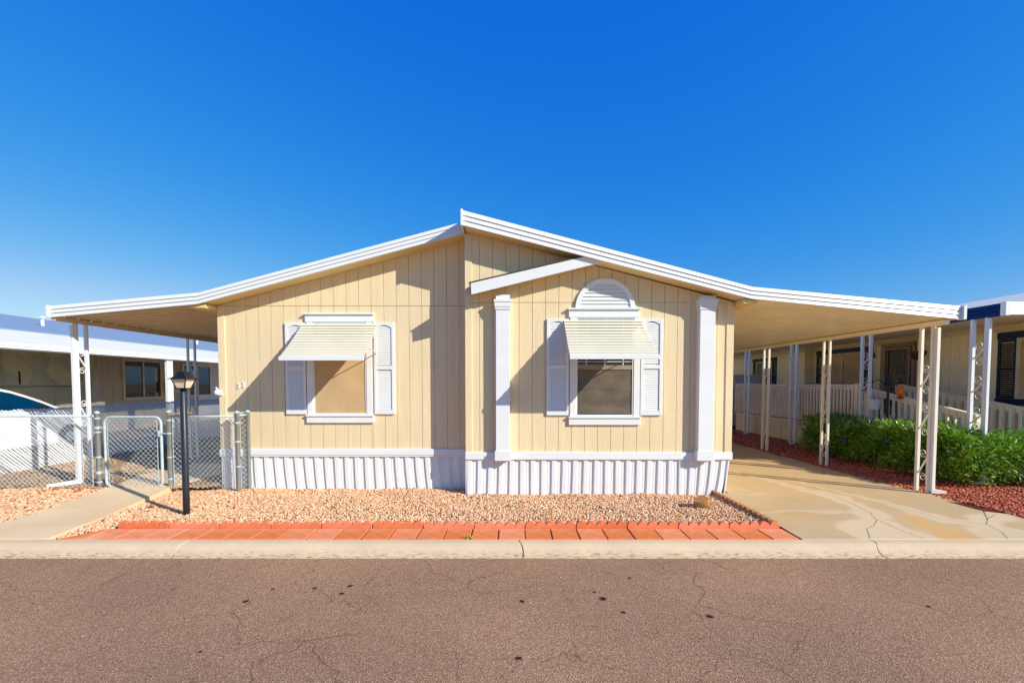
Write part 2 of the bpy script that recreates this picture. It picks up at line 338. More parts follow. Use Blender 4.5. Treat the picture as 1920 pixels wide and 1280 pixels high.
for t in [k/10 for k in range(11)]:
    y = 4.98+2.32*t; z = .012 + .075*max(0, (t-.35)/.65)**1.3; xa, xb = -6.22-.20*t, -5.15-.30*t
    rings.append([(xa, y, z-.09), (xb, y, z-.09), (xb, y, z), (xa, y, z)])
b.loft(rings).build('walkway', 'cement', kind='structure')
flat('walkway_slab', [(-6.42, 7.31), (-5.45, 7.31), (-5.3, 8.4), (-5.0, 9.3), (-6.5, 9.3), (-6.7, 8.2)], .084, 'cement', thick=.1)
flat('patio', [(-7.05, 9.31), (-4.72, 9.31), (-4.72, 26), (-7.05, 26)], .082, 'patio', thick=.1)
flat('patio_apron', [(-5.27, 8.35), (-4.72, 7.75), (-4.72, 9.3), (-4.98, 9.3)], .083, 'cement', thick=.1)
# driveway
def zdrive(y): t = min(1, max(0, (y-4.98)/.9)); return .003+.027*t*t*(3-2*t)
def ribbon(name, pts, wd, z, m, jit=0.0, sub=6):
    rnd = random.Random(len(name)*7+len(pts)); P = []
    for i in range(len(pts)-1):
        for k in range(sub):
            t = k/sub; x = pts[i][0]*(1-t)+pts[i+1][0]*t; y = pts[i][1]*(1-t)+pts[i+1][1]*t
            P.append((x+rnd.uniform(-jit, jit), y+rnd.uniform(-jit, jit)))
    P.append(pts[-1]); rows = [[], []]
    for i, p in enumerate(P):
        a = P[max(0, i-1)]; c = P[min(len(P)-1, i+1)]; dx, dy = c[0]-a[0], c[1]-a[1]; l = math.hypot(dx, dy) or 1
        ww = (wd[min(len(wd)-1, int(i/len(P)*len(wd)))] if isinstance(wd, list) else wd) * rnd.uniform(.8, 1.2)/2
        q0, q1 = (p[0]-dy/l*ww, p[1]+dx/l*ww), (p[0]+dy/l*ww, p[1]-dx/l*ww); rows[0].append((*q0, zdrive(q0[1])+z)); rows[1].append((*q1, zdrive(q1[1])+z))
    b = MB(); b.sheet(rows); return b.build(name, m, kind='structure')
cA = [(4.1, 9.2), (4.35, 8.4), (4.55, 7.8), (4.66, 7.31), (4.75, 7.09), (4.85, 6.78), (4.80, 6.33), (4.71, 5.93), (4.56, 5.63), (4.566, 5.27), (4.574, 4.99)]
cB = [(4.563, 5.628), (4.37, 5.43), (4.19, 5.31), (4.05, 5.08), (3.97, 4.99)]
cC = [(4.95, 7.9), (5.15, 7.0), (5.317, 6.417), (5.34, 6.01), (5.39, 5.65), (5.58, 5.54), (5.757, 5.455), (5.95, 5.63), (6.3, 5.85)]
cD = [(5.757, 5.455), (5.69, 5.21), (5.515, 4.99)]
def edge_x(y):                                      # right edge of the slab
    ys = [4.98, 6, 7.2, 9, 11.5, 26]; xs_ = [6.52, 6.50, 6.42, 6.36, 6.30, 6.28]
    return float(np.interp(y, ys, xs_))
def driveway():
    ys = np.concatenate([np.arange(4.982, 9.5, .022), np.arange(9.5, 26.1, .5)]); nx = 150
    X = np.zeros((len(ys), nx)); Y = np.repeat(ys[:, None], nx, 1)
    for j, y in enumerate(ys): X[j] = np.linspace(3.222 if y < 7 else 3.36, edge_x(y), nx)
    wob = lambda k: .035*np.sin(X*9+k+Y*4)+.025*np.sin(Y*17-X*6+k*2)+.014*np.sin(X*41+Y*33+k)
    def seg(P, W, soft=.035):
        d = np.full(X.shape, 9.0); U = X+wob(1); V = Y+wob(4)
        for i in range(len(P)-1):
            a, c = np.array(P[i]), np.array(P[i+1]); v = c-a; t = np.clip(((U-a[0])*v[0]+(V-a[1])*v[1])/(v@v), 0, 1)
            w0, w1 = W[min(i, len(W)-1)], W[min(i+1, len(W)-1)]
            d = np.minimum(d, np.hypot(U-a[0]-t*v[0], V-a[1]-t*v[1])-(w0+(w1-w0)*t)/2)
        return np.clip(.5-d/soft/2, 0, 1)
    m = seg(cA, [.10, .12, .14, .2, .26, .32, .34, .36, .3, .3, .3])
    m = np.maximum(m, seg([(4.50, 5.58), (4.25, 5.45), (4.15, 5.15), (4.25, 4.9)], [.24, .45, .62, .55]))
    m = np.maximum(m, seg([(4.56, 5.5), (4.62, 5.1), (4.7, 4.9)], [.3, .3, .3]))
    m = np.maximum(m, seg(cC, [.12, .14, .18, .24, .26, .3, .3, .34, .3]))
    m = np.maximum(m, seg([(5.76, 5.44), (5.7, 5.2), (5.55, 4.9)], [.34, .6, .72])*.9)
    m = np.maximum(m, seg([(3.3, 5.97), (4.0, 5.99), (4.6, 5.93)], [.10, .12, .12])*.7)
    m = np.maximum(m, seg([(3.4, 6.9), (4.0, 6.95)], [.07, .06])*.5)
    o = seg([(5.02, 5.62), (5.0, 5.05)], [.26, .30], .02)*(1-m)
    Z = np.array([[zdrive(y) for _ in range(nx)] for y in ys])
    n = len(ys); V = np.stack([X, Y, Z], -1).reshape(-1, 3); idx = np.arange(n*nx).reshape(n, nx)
    F = np.stack([idx[:-1, :-1], idx[:-1, 1:], idx[1:, 1:], idx[1:, :-1]], -1).reshape(-1, 4)
    # skirt of side faces along the right edge and the front, so that the slab has thickness
    base = len(V); e = np.concatenate([idx[0, :], idx[1:, -1]]); low = V[e].copy(); low[:, 2] -= .12; V = np.concatenate([V, low])
    k = np.arange(len(e)-1); F = np.concatenate([F, np.stack([e[:-1], base+k, base+k+1, e[1:]], -1)])
    ob = rawmesh('driveway', V, F, np.zeros(len(F)), 'drive', kind='structure')
    for nm, arr in (('patch', m), ('ochre', o)):
        at = ob.data.attributes.new(nm, 'FLOAT', 'POINT'); at.data.foreach_set('value', np.concatenate([arr.ravel(), np.zeros(len(e))]).astype(np.float32))
for c in (cA, cB, cC, cD): ribbon('driveway_crack', c, .004, .0025, 'crack', .012, 5)
ribbon('driveway_crack', [(6.5, 6.2), (6.2, 5.9), (5.95, 5.63)], .006, .0025, 'crack', .012)
# red lava strip
def zm(x, y): return .02 + uneven(x, y)
bedsheet('lava_rock_bed', 6.27, 12, 4.98, 24, zm, 'mulch_base', (40, 120))

# scattered stones: one mesh of many small faceted stones
def pebbles(name, m, xy, zf, size, flatness=(.5, .9), seed=1, label=None, thin=False):
    rg = np.random.default_rng(seed); n = len(xy)
    V0 = np.array([(0, 0, 1), (.89, 0, .45), (.28, .85, .45), (-.72, .53, .45), (-.72, -.53, .45), (.28, -.85, .45), (.72, .53, -.45), (-.28, .85, -.45), (-.89, 0, -.45), (-.28, -.85, -.45), (.72, -.53, -.45), (0, 0, -1)])
    F0 = np.array([(0, 1, 2), (0, 2, 3), (0, 3, 4), (0, 4, 5), (0, 5, 1), (1, 6, 2), (2, 7, 3), (3, 8, 4), (4, 9, 5), (5, 10, 1), (6, 7, 2), (7, 8, 3), (8, 9, 4), (9, 10, 5), (10, 6, 1)])
    k = len(V0); V = V0[None]*rg.uniform(.72, 1.2, (n, k, 1))
    s = rg.uniform(size[0], size[1], n); sc = np.stack([s*rg.uniform(.75, 1.5, n), s*rg.uniform(.7, 1.1, n), s*rg.uniform(*flatness, n)], 1)
    V = V*sc[:, None]
    # random tilt then spin
    a = rg.uniform(-.7, .7, n); ca, sa = np.cos(a)[:, None], np.sin(a)[:, None]
    V = np.stack([V[..., 0], V[..., 1]*ca - V[..., 2]*sa, V[..., 1]*sa + V[..., 2]*ca], -1)
    a = rg.uniform(0, 6.28, n); ca, sa = np.cos(a)[:, None], np.sin(a)[:, None]
    V = np.stack([V[..., 0]*ca - V[..., 1]*sa, V[..., 0]*sa + V[..., 1]*ca, V[..., 2]], -1)
    Z = np.array([zf(x, y) for x, y in xy]) + rg.uniform(0.1, .9, n)*s
    V += np.stack([xy[:, 0], xy[:, 1], Z], 1)[:, None]
    F = F0[None] + (np.arange(n)*k)[:, None, None]
    return rawmesh(name, V.reshape(-1, 3), F.reshape(-1, 3), np.repeat(rg.uniform(0, 1, n), len(F0)), m)
def rawmesh(name, V, F, rnd, m, parent=None, kind=None):
    me = bpy.data.meshes.new(name); nf = len(F); q = F.shape[1]
    me.vertices.add(len(V)); me.vertices.foreach_set('co', V.astype(np.float32).ravel())
    me.loops.add(nf*q); me.loops.foreach_set('vertex_index', F.astype(np.int32).ravel())
    me.polygons.add(nf); me.polygons.foreach_set('loop_start', np.arange(nf, dtype=np.int32)*q)
    me.update(calc_edges=True)
    a = me.attributes.new('rnd', 'FLOAT', 'FACE'); a.data.foreach_set('value', rnd.astype(np.float32))
    me.materials.append(M[m]); o = bpy.data.objects.new(name, me); C.objects.link(o); o.parent = parent
    if kind: o['kind'] = kind
    return o
driveway()
rg = np.random.default_rng(3)
def pts_in(x0, x1, y0, y1, n, ok): 
    p = np.stack([rg.uniform(x0, x1, n), rg.uniform(y0, y1, n)], 1); return p[[bool(ok(x, y)) for x, y in p]]
def front_ok(x, y):
    if x < -4.70 and y < 5.39: return x > -5.15-.13*(y-4.98) + .02 and y > 5.0+(x+5.10) 
    if y < 5.385: return False
    if x < -5.13-.135*(y-4.98): return False
    if x > 3.20: return False
    if x > -.75 and y > 7.1: return False
    if y > 7.44: return False
    return not (x < -4.9 and y > 7.3)
g = pebbles('gravel', 'gravel', pts_in(-6, 3.25, 4.98, 7.45, 60000, front_ok), zbed, (.008, .017), seed=5); g['kind'] = 'stuff'
g = pebbles('gravel', 'gravel', pts_in(-9.2, -6.2, 4.98, 7.15, 13000, lambda x, y: x < -6.22-.09*(y-4.98)), zyard, (.009, .019), seed=6); g['kind'] = 'stuff'
g = pebbles('crushed_stone', 'gravel_tan', pts_in(-9.4, -4.8, 7.15, 13, 26000, lambda x, y: not (y > 9.2 and x > -7.1) and not (7.3 < y < 9.3 and -6.7 < x < -5.0)), lambda x, y: .066, (.008, .018), seed=8); g['kind'] = 'stuff'
def mulch_ok(x, y): return x > 6.54-.1*max(0, min(2.4, y-4.98))-.02*max(0, y-7) and x < 8.1+(9-y)*.9
g = pebbles('lava_rock', 'mulch', pts_in(6.25, 10.5, 4.98, 9.5, 34000, mulch_ok), zm, (.009, .024), (.4, .9), seed=9); g['kind'] = 'stuff'
g = pebbles('lava_rock', 'mulch', pts_in(6.25, 8.1, 9.5, 18, 15000, lambda x, y: x > 6.30 or y < 8), zm, (.014, .03), (.4, .9), seed=10); g['kind'] = 'stuff'

# ---------------------------------------------------------------- pavers and scalloped edging
def paver_mesh(x0b, x1b, x0t, x1t, y0, y1):
    b = MB(); ins = .004
    b.hexa([(x0b, y0, -.05), (x1b, y0, -.05), (x1t, y1, -.05), (x0t, y1, -.05), (x0b, y0, .008), (x1b, y0, .008), (x1t, y1, .012), (x0t, y1, .012)])
    return b
PG = 'red pavers laid along the kerb'
xr = 3.19; proto = None
for i in range(27):
    x1 = xr - i*.305; x0 = x1 - .29
    lab = ('red concrete paver against the driveway, last one of the kerbside row' if i == 0 else
           'red concrete paver in the kerbside row, %s counted from the driveway end' % ORD[i])
    if x0 > -4.62:
        if proto is None:
            root = tag(paver_mesh(0, .29, 0, .29, 0, .335).build('paver', 'terracotta', bevel=.006), lab, 'paver', PG); root.location = (x0, 4.985, 0); proto = root
            c = root
        else:
            c = proto.copy(); C.objects.link(c); c.location = (x0 + random.uniform(-.004, .004), 4.985, random.uniform(-.003, .002)); c.rotation_euler.z = R(random.uniform(-.5, .5)); tag(c, lab, 'paver', PG)
    else:
        t = lambda x, y: max(x, -5.10 + (y-4.985)*1.0)
        if x1 > -5.0:
            b = paver_mesh(t(x0, 4.985), x1, min(x1-.02, t(x0, 5.32)), x1, 4.985, 5.32 if x1 > -4.75 else 4.985 + max(.08, (x1+5.10)))
            tag(b.build('paver', 'terracotta', bevel=.005), 'trimmed red concrete paver tapering against the concrete walkway' if x1 < -4.75 else lab, 'paver', PG)
def scallop_block(L=.598, lobes=5, th=.05, h0=.045, r=.04):
    pts = [(0, -.06)]; wv = L/lobes
    for k in range(lobes):
        cx_ = (k+.5)*wv
        for j in range(9):
            a = math.pi - math.pi*j/8; pts.append((cx_+math.cos(a)*(wv/2-.003), h0+math.sin(a)*r))
    pts.append((L, -.06))
    ring = [(x, 0, z) for x, z in pts]
    return MB().prism(ring, (0, 0, 0), (0, th, 0))
EG = 'scalloped red edging blocks'
blk = scallop_block().build('edging_block', 'edging', bevel=.005)
blk.location = (-4.68+12*.605, 5.335, 0)
tag(blk, 'red scalloped edging block at the driveway corner of the gravel bed', 'edging block', EG)
for i in range(12):
    c = blk.copy(); C.objects.link(c); c.location = (-4.68+i*.605, 5.335+random.uniform(-.006, .006), random.uniform(-.006, .004)); c.rotation_euler = (R(random.uniform(-2, 2)), R(random.uniform(-.4, .4)), R(random.uniform(-.7, .7)))
    tag(c, 'red scalloped edging block nearest the concrete walkway' if i == 0 else 'red scalloped edging block, %s from the walkway end of the front row' % ORD[i], 'edging block', EG)
for i in range(3):
    c = blk.copy(); c.data = blk.data.copy(); c.data.materials[0] = M['edging_shade_tint']; C.objects.link(c); c.location = (3.215-.015*i, 5.42+i*.605, -.022); c.rotation_euler = (0, 0, R(90+random.uniform(-1, 1)+2))
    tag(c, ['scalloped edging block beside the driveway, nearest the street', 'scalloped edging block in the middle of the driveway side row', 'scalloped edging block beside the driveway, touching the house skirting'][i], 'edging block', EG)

# ---------------------------------------------------------------- the yellow mobile home
home = thing('mobile_home', 'cream double-wide mobile home with white trim and low gabled roof', 'mobile home', (-.7, 7.05, 0))
YL, YB = 7.42, 7.05
def siding(x0, x1, z0, ztop, Y, phase, proud=0.0, z0f=None):
    b = MB(); p = .2032; g = .0032; k0 = math.floor((x0-phase)/p); x = phase+k0*p
    while x < x1:
        a, c = max(x+g, x0), min(x+p-g, x1)
        if c-a > .01:
            zb = (z0f or (lambda q: z0))
            b.hexa([(a, Y-proud, zb(a)), (c, Y-proud, zb(c)), (c, Y+.012, zb(c)), (a, Y+.012, zb(a)), (a, Y-proud, ztop(a)), (c, Y-proud, ztop(c)), (c, Y+.012, ztop(c)), (a, Y+.012, ztop(a))])
        x += p
    return b
sL = lambda x: 4.05 - (-.72-x)*.2627      # underside line of the left roof
sR = lambda x: 4.05 - (x+.72)*.2596
# core of the house
core = MB()
core.prism([(-4.75, 0, .57), (-.73, 0, .57), (-.73, 0, sL(-.73)), (-4.75, 0, sL(-4.75))], (0, YL+.012, 0), (0, 24, 0))
core.prism([(-.715, 0, .57), (3.39, 0, .57), (3.39, 0, sR(3.39)), (-.715, 0, sR(-.715))], (0, YB+.012, 0), (0, 24, 0))
wall = core.build('wall', 'siding', home)
siding(-4.745, -.725, .64, lambda x: 2.972, YL, -4.104, .002).build('wall', 'siding', home)
siding(-4.745, -.725, 2.978, lambda x: sL(x)-.01, YL, -4.104, .008).build('wall', 'siding', home)
siding(-.705, 3.395, .64, lambda x: 2.962, YB, .110, .002).build('wall', 'siding', home)
siding(-.705, 3.395, 2.968, lambda x: sR(x)-.01, YB, .110, .008).build('wall', 'siding', home)
MB().box(-4.765, -4.65, YL-.018, YL+.1, .64, sL(-4.7)-.03).build('corner_board', 'siding', home, bevel=.004)
b = MB(); b.box(-.722, -.615, YB-.018, YB+.1, .64, 2.964); b.box(-.722, -.615, YB-.022, YB+.1, 2.967, sR(-.62)-.03)
MB().box(3.30, 3.412, YB-.018, YB+.1, .64, 2.964).build('corner_board', 'siding', home, bevel=.004); b.build('corner_board', 'siding', home, bevel=.004)
# roof slabs
rb = MB()
rb.prism([(-4.84, 0, 3.10), (-.73, 0, 4.18), (-.73, 0, 4.06), (-4.84, 0, 2.98)], (0, 7.12, 0), (0, 24.3, 0))
rb.prism([(-.72, 0, 4.22), (3.50, 0, 3.12), (3.50, 0, 2.99), (-.72, 0, 4.09)], (0, 6.76, 0), (0, 24.3, 0))
rb.build('roof', 'coolroof', home)
# sloping soffits under the rake overhangs and under the eaves
b = MB()
b.prism([(-4.84, 0, 2.975), (-.74, 0, 4.046), (-.74, 0, 4.034), (-4.84, 0, 2.963)], (0, 7.11, 0), (0, 7.41, 0))
b.prism([(-.71, 0, 4.046), (3.50, 0, 2.984), (3.50, 0, 2.972), (-.71, 0, 4.034)], (0, 6.75, 0), (0, 7.04, 0))
b.prism([(-5.0, 0, 2.93), (-4.77, 0, 2.96), (-4.77, 0, 2.90), (-5.0, 0, 2.90)], (0, 7.13, 0), (0, 24, 0))
b.prism([(3.42, 0, 2.97), (3.62, 0, 2.945), (3.62, 0, 2.91), (3.42, 0, 2.91)], (0, 6.77, 0), (0, 24, 0))
b.build('soffit', 'siding_dark', home)
def fascia(pts, Y, bands=3, dep=.018, capx=None):      # pts: (x, ztop, zbot); stepped metal profile
    prof = []
    for k in range(bands):
        prof += [(k/bands+.0, 0.0), ((k+(.93 if k < bands-1 else 1))/bands, -dep)]
    prof += [(1.0, .03), (0, .03)]
    rings = []
    for x, zt, zb in pts: rings.append([(x, Y+dy, zt+(zb-zt)*t) for t, dy in prof])
    return MB().loft(rings)
fl = fascia([(-4.85, 3.127, 2.955), (-.752, 4.204, 4.027)], 7.10)
fl.build('fascia', 'metal_white', home)
fr = fascia([(-.722, 4.245, 4.03), (3.52, 3.141, 2.965)], 6.74)
fr.box(-.745, -.715, 6.70, 6.80, 4.02, 4.252)
fr.box(-.735, -.72, 6.80, 7.10, 4.05, 4.245)
fr.build('fascia', 'metal_white', home)
MB().box(-.74, -.722, 6.79, 7.2, 4.0, 4.2).build('ridge_cap', 'metal_white', home)
# trim boards and skirting
b = MB(); b.box(-4.775, -.73, YL-.035, YL+.02, .557, .655); b.box(-.725, 3.42, YB-.035, YB+.02, .545, .660)
b.box(-4.775, -.73, YL-.028, YL+.02, .53, .556); b.build('base_trim', 'white', home, bevel=.006)
def skirt(x0, x1, Y, ph, lean):
    b = MB(); rows = []; p = .165; rnd = random.Random(5)
    xs = []; x = ph
    while x < x1:
        for f, d in ((0, 0), (.10, -.022), (.46, -.022), (.54, 0), (.70, 0), (.72, -.004), (.74, 0)):
            xs.append((x+f*p, d))
        x += p
    xs = [(a, d) for a, d in xs if x0 <= a <= x1]
    for t in (0, .33, .66, 1):
        z = .555-(.60)*t; rows.append([(min(x1, max(x0, a+lean(a)*t*t*.5+lean(a)*t*.5)), Y+d+.012*math.sin(a*1.7)*t, z) for a, d in xs])
    return b.sheet(rows)
b1 = skirt(-4.74, -.73, YL+.01, -4.74, lambda a: .035+.02*math.sin(a*3))
o = b1.build('skirting', 'skirt', home, fix=False)
b2 = skirt(-.71, 3.38, YB+.01, -.71, lambda a: -.008+.008*math.sin(a*5) - max(0, a-2.6)*.12)
b2.build('skirting', 'skirt', home, fix=False)
b3 = MB(); b3.box(-.722, -.70, YB-.01, YL, -.05, .56); b3.box(-4.76, -4.74, YL, 24, -.05, .56); b3.hexa([(3.30, YB-.012, -.05), (3.32, YB-.012, -.05), (3.32, 24, -.05), (3.30, 24, -.05), (3.37, YB-.012, .56), (3.39, YB-.012, .56), (3.39, 24, .56), (3.37, 24, .56)])
b3.build('skirting', 'skirt', home)
# windows
def window(x0, x1, z0, z1, hx0, hx1, hz, Y, kind):
    """casing x0..x1 z0..z1, glass inside; header board above"""
    f = MB(); cw = .095
    f.box(x0+.015, x0+cw+.015, Y-.035, Y+.01, z0+.12, hz); f.box(x1-cw-.015, x1-.015, Y-.035, Y+.01, z0+.12, hz)
    f.box(x0, x1, Y-.04, Y+.01, z0, z0+.105); f.box(x0-.005, x1+.005, Y-.06, Y+.01, z0+.105, z0+.135)
    f.box(hx0, hx1, Y-.04, Y+.01, hz, hz+.115); f.box(hx0-.015, hx1+.015, Y-.07, Y+.01, hz+.116, hz+.14)
    w_ = f.build('window', 'white', home, bevel=.004)
    gx0, gx1 = x0+cw+.015, x1-cw-.015; g0 = z0+.135
    fr_ = MB(); t = .022
    fr_.box(gx0, gx0+t, Y-.025, Y+.005, g0, hz); fr_.box(gx1-t, gx1, Y-.025, Y+.005, g0, hz); fr_.box(gx0+t, gx1-t, Y-.025, Y+.005, g0, g0+t); fr_.box(gx0+t, gx1-t, Y-.025, Y+.005, hz-t, hz)
    fr_.build('frame', 'metal_white', w_)
    if kind == 'tan':
        MB().box(gx0+t, gx1-t, Y-.014, Y-.004, g0+t, hz-t).build('sun_screen', 'screen_tan', w_)
    else:
        zm_ = 1.985
        MB().box(gx0+t, gx1-t, Y-.008, Y-.003, zm_, hz-t).build('pane', 'glass', w_)
        mu = MB()
        for k in (.18, .5, .82): mu.box(gx0+(gx1-gx0)*k-.006, gx0+(gx1-gx0)*k+.006, Y-.012, Y-.008, zm_+.02, hz-t)
        mu.box(gx0+t, gx1-t, Y-.0125, Y-.0085, 2.055, 2.065); mu.build('muntin', 'metal_white', w_)
        MB().box(gx0+t, gx1-t, Y-.024, Y-.002, zm_-.045, zm_+.018).build('meeting_rail', 'frame_dark', w_)
        MB().box(gx0+t+.005, gx1-t-.005, Y-.014, Y-.004, g0+t, zm_-.046).build('insect_screen', 'screen_dark', w_)
        sf = MB(); sf.box(gx0+t, gx0+t+.014, Y-.018, Y-.002, g0+t, zm_-.046); sf.box(gx1-t-.014, gx1-t, Y-.018, Y-.002, g0+t, zm_-.046); sf.box(gx0+t+.014, gx1-t-.014, Y-.018, Y-.002, g0+t, g0+t+.014)
        sf.build('screen_frame', 'bronze', w_)
    return w_
window(-3.34, -2.25, 1.085, 2.70, -3.34, -2.235, 2.715, YL, 'tan')
window(.878, 1.985, 1.085, 2.72, .87, 1.955, 2.735, YB, 'dark')
def shutter(x0, x1, z0, z1, Y, zm_):
    b = MB(); w_ = .045; Yf = Y-.035
    b.box(x0, x0+w_, Yf, Y+.01, z0, z1); b.box(x1-w_, x1, Yf, Y+.01, z0, z1)
    b.box(x0+w_, x1-w_, Yf, Y+.01, z0, z0+.07); b.box(x0+w_, x1-w_, Yf, Y+.01, zm_-.03, zm_+.03)
    n = 10; xa, xb = x0+w_, x1-w_          # arched top rail
    for k in range(n):
        u0, u1 = k/n, (k+1)/n; h = lambda u: z1-.085+.045*math.sin(math.pi*u)
        a, c = xa+(xb-xa)*u0, xa+(xb-xa)*u1
        b.hexa([(a, Yf, h(u0)), (c, Yf, h(u1)), (c, Y+.01, h(u1)), (a, Y+.01, h(u0)), (a, Yf, z1), (c, Yf, z1), (c, Y+.01, z1), (a, Y+.01, z1)])
    s_ = b.build('shutter', 'white', home, bevel=.003)
    l = MB(); z = z0+.075
    while z < z1-.06:
        if abs(z+.015-zm_) > .045: l.hexa([(xa, Y-.025, z), (xb, Y-.025, z), (xb, Y-.008, z+.004), (xa, Y-.008, z+.004), (xa, Y-.018, z+.026), (xb, Y-.018, z+.026), (xb, Y-.004, z+.028), (xa, Y-.004, z+.028)])
        z += .033
    l.box(xa, xb, Y-.006, Y+.005, z0+.07, z1-.08); l.build('louver', 'white', s_)
shutter(-3.67, -3.345, 1.225, 2.705, YL, 1.98); shutter(-2.235, -1.905, 1.225, 2.705, YL, 1.98)
shutter(.535, .872, 1.234, 2.714, YB, 1.98); shutter(1.98, 2.315, 1.234, 2.714, YB, 1.98)
# half-round louvre above the right window
b = MB(); cx_, cz_, ro, ri = 1.427, 2.877, .455, .385; n = 28
for k in range(n):
    a0, a1 = math.pi*k/n, math.pi*(k+1)/n
    P = lambda r, a, y: (cx_+r*math.cos(a), y, cz_+r*math.sin(a)*.98)
    b.hexa([P(ri, a0, YB-.045), P(ro, a0, YB-.045), P(ro, a0, YB+.005), P(ri, a0, YB+.005), P(ri, a1, YB-.045), P(ro, a1, YB-.045), P(ro, a1, YB+.005), P(ri, a1, YB+.005)])
hl = b.build('half_round_louver', 'white', home)
b = MB(); z = 2.885
while z < cz_+ri-.03:
    hw = math.sqrt(max(0, ri**2-(z+.02-cz_)**2))
    b.hexa([(cx_-hw, YB-.036, z), (cx_+hw, YB-.036, z), (cx_+hw, YB-.006, z+.004), (cx_-hw, YB-.006, z+.004), (cx_-hw, YB-.018, z+.05), (cx_+hw, YB-.018, z+.05), (cx_+hw, YB-.004, z+.052), (cx_-hw, YB-.004, z+.052)]); z += .056
b.build('louver', 'white', hl)
b = MB(); ring = [(cx_+ri*math.cos(math.pi*k/24), 0, cz_+ri*math.sin(math.pi*k/24)) for k in range(25)]; b.prism(ring, (0, YB-.010, 0), (0, YB-.004, 0)); b.build('louver_back', 'white', hl)
# slatted window hoods
def hood(x0, x1, Y, zt, zb, prot):
    sl_ = MB(); n = 13; L_ = math.hypot(zt-zb, prot)
    for k in range(n):
        t = (k+.02)/n; t2 = (k+1.0)/n
        y0, z0 = Y-.02-prot*t, zt-(zt-zb-.04)*t; y1, z1 = Y-.02-prot*t2, zt-(zt-zb-.04)*t2
        sag = .02*math.sin(math.pi*t)
        ym, zm_ = (y0+y1)/2, (z0+z1)/2-sag; hw = L_/n*.51; cy_, cz_ = -hw*math.cos(R(30)), -hw*math.sin(R(30))
        sl_.hexa([(x0, ym-cy_, zm_-cz_-.003), (x1, ym-cy_, zm_-cz_-.003), (x1, ym+cy_, zm_+cz_-.003), (x0, ym+cy_, zm_+cz_-.003), (x0, ym-cy_, zm_-cz_), (x1, ym-cy_, zm_-cz_), (x1, ym+cy_, zm_+cz_), (x0, ym+cy_, zm_+cz_)])
        continue
        e = .020
        sl_.hexa([(x0, y0, z0-.004-sag-e*.6), (x1, y0, z0-.004-sag-e*.6), (x1, y1-.006, z1+e*.45-.003-sag), (x0, y1-.006, z1+e*.45-.003-sag), (x0, y0, z0-sag-e*.6), (x1, y0, z0-sag-e*.6), (x1, y1-.006, z1+e*.45-sag), (x0, y1-.006, z1+e*.45-sag)])
        sl_.hexa([(x0, y1-.008, z1-.006-sag), (x1, y1-.008, z1-.006-sag), (x1, y1-.004, z1-.006-sag), (x0, y1-.004, z1-.006-sag), (x0, y1-.010, z1+.012-sag), (x1, y1-.010, z1+.012-sag), (x1, y1-.006, z1+.012-sag), (x0, y1-.006, z1+.012-sag)])
    h_ = sl_.build('window_awning', 'awning', home)
    e = MB(); e.box(x0-.004, x1+.004, Y-.02-prot-.02, Y-.02-prot+.004, zb-.012, zb+.046); e.build('edge_bar', 'metal_white', h_, bevel=.003)
    for f in (.045, .955):
        s = MB(); x = x0+(x1-x0)*f; s.hexa([(x-.012, Y-.02, zt-.07), (x+.012, Y-.02, zt-.07), (x+.012, Y-.02-prot, zb-.012), (x-.012, Y-.02-prot, zb-.012), (x-.012, Y-.02, zt-.03), (x+.012, Y-.02, zt-.03), (x+.012, Y-.02-prot, zb+.02), (x-.012, Y-.02-prot, zb+.02)])
        s.tube([(x+(.018 if f > .5 else -.018), Y-.02, zb+.14), (x+(.018 if f > .5 else -.018), Y-.02-prot*.62, zt-(zt-zb)*.62-.03)], .009, 6)
        s.build('support_arm', 'awning', h_)
hood(-3.385, -2.155, YL, 2.695, 2.07, .76)
hood(.795, 2.025, YB, 2.705, 2.07, .76)
# pilasters
def pilaster(x0, x1):
    b = MB(); Y = YB-.13
    b.box(x0, x1, Y, YB+.01, .69, min(sR(x0), sR(x1))-.02 if x0 > 0 else 3.11+x0*.2)
    b.box(x0-.018, x1+.018, Y-.018, YB+.01, .545, .695)
    b.box(x0-.02, x1+.02, Y-.02, YB+.01, 2.88, 2.985); b.box(x0-.012, x1+.012, Y-.012, YB+.01, 2.84, 2.879); b.box(x0-.03, x1+.03, Y-.03, YB+.01, 2.95, 2.99)
    b.build('pilaster', 'white', home, bevel=.004)
pilaster(-.245, -.035); pilaster(2.845, 3.075)
# little decorative rake over the bay with its shingled top
b = MB(); xa, za, xb, zb_ = -.60, 3.20, 1.30, 3.64
b.hexa([(xa, 6.775, za-.165), (xb, 6.775, zb_-.14), (xb, 6.80, zb_-.14), (xa, 6.80, za-.165), (xa-.01, 6.775, za), (xb, 6.775, zb_), (xb, 6.80, zb_), (xa-.01, 6.80, za)])
b.build('gable_board', 'white', home, bevel=.003)
MB().prism([(xa+.02, 0, za-.12), (xb, 0, zb_-.10), (xb, 0, zb_-.08), (xa+.02, 0, za-.10)], (0, 6.80, 0), (0, 7.04, 0)).build('gable_soffit', 'siding_dark', home)
MB().prism([(xa-.035, 0, za-.004), (xb, 0, zb_+.003), (xb, 0, zb_+.022), (xa-.035, 0, za+.016)], (0, 6.772, 0), (0, 7.045, 0)).build('gable_shingles', 'bronze', home)
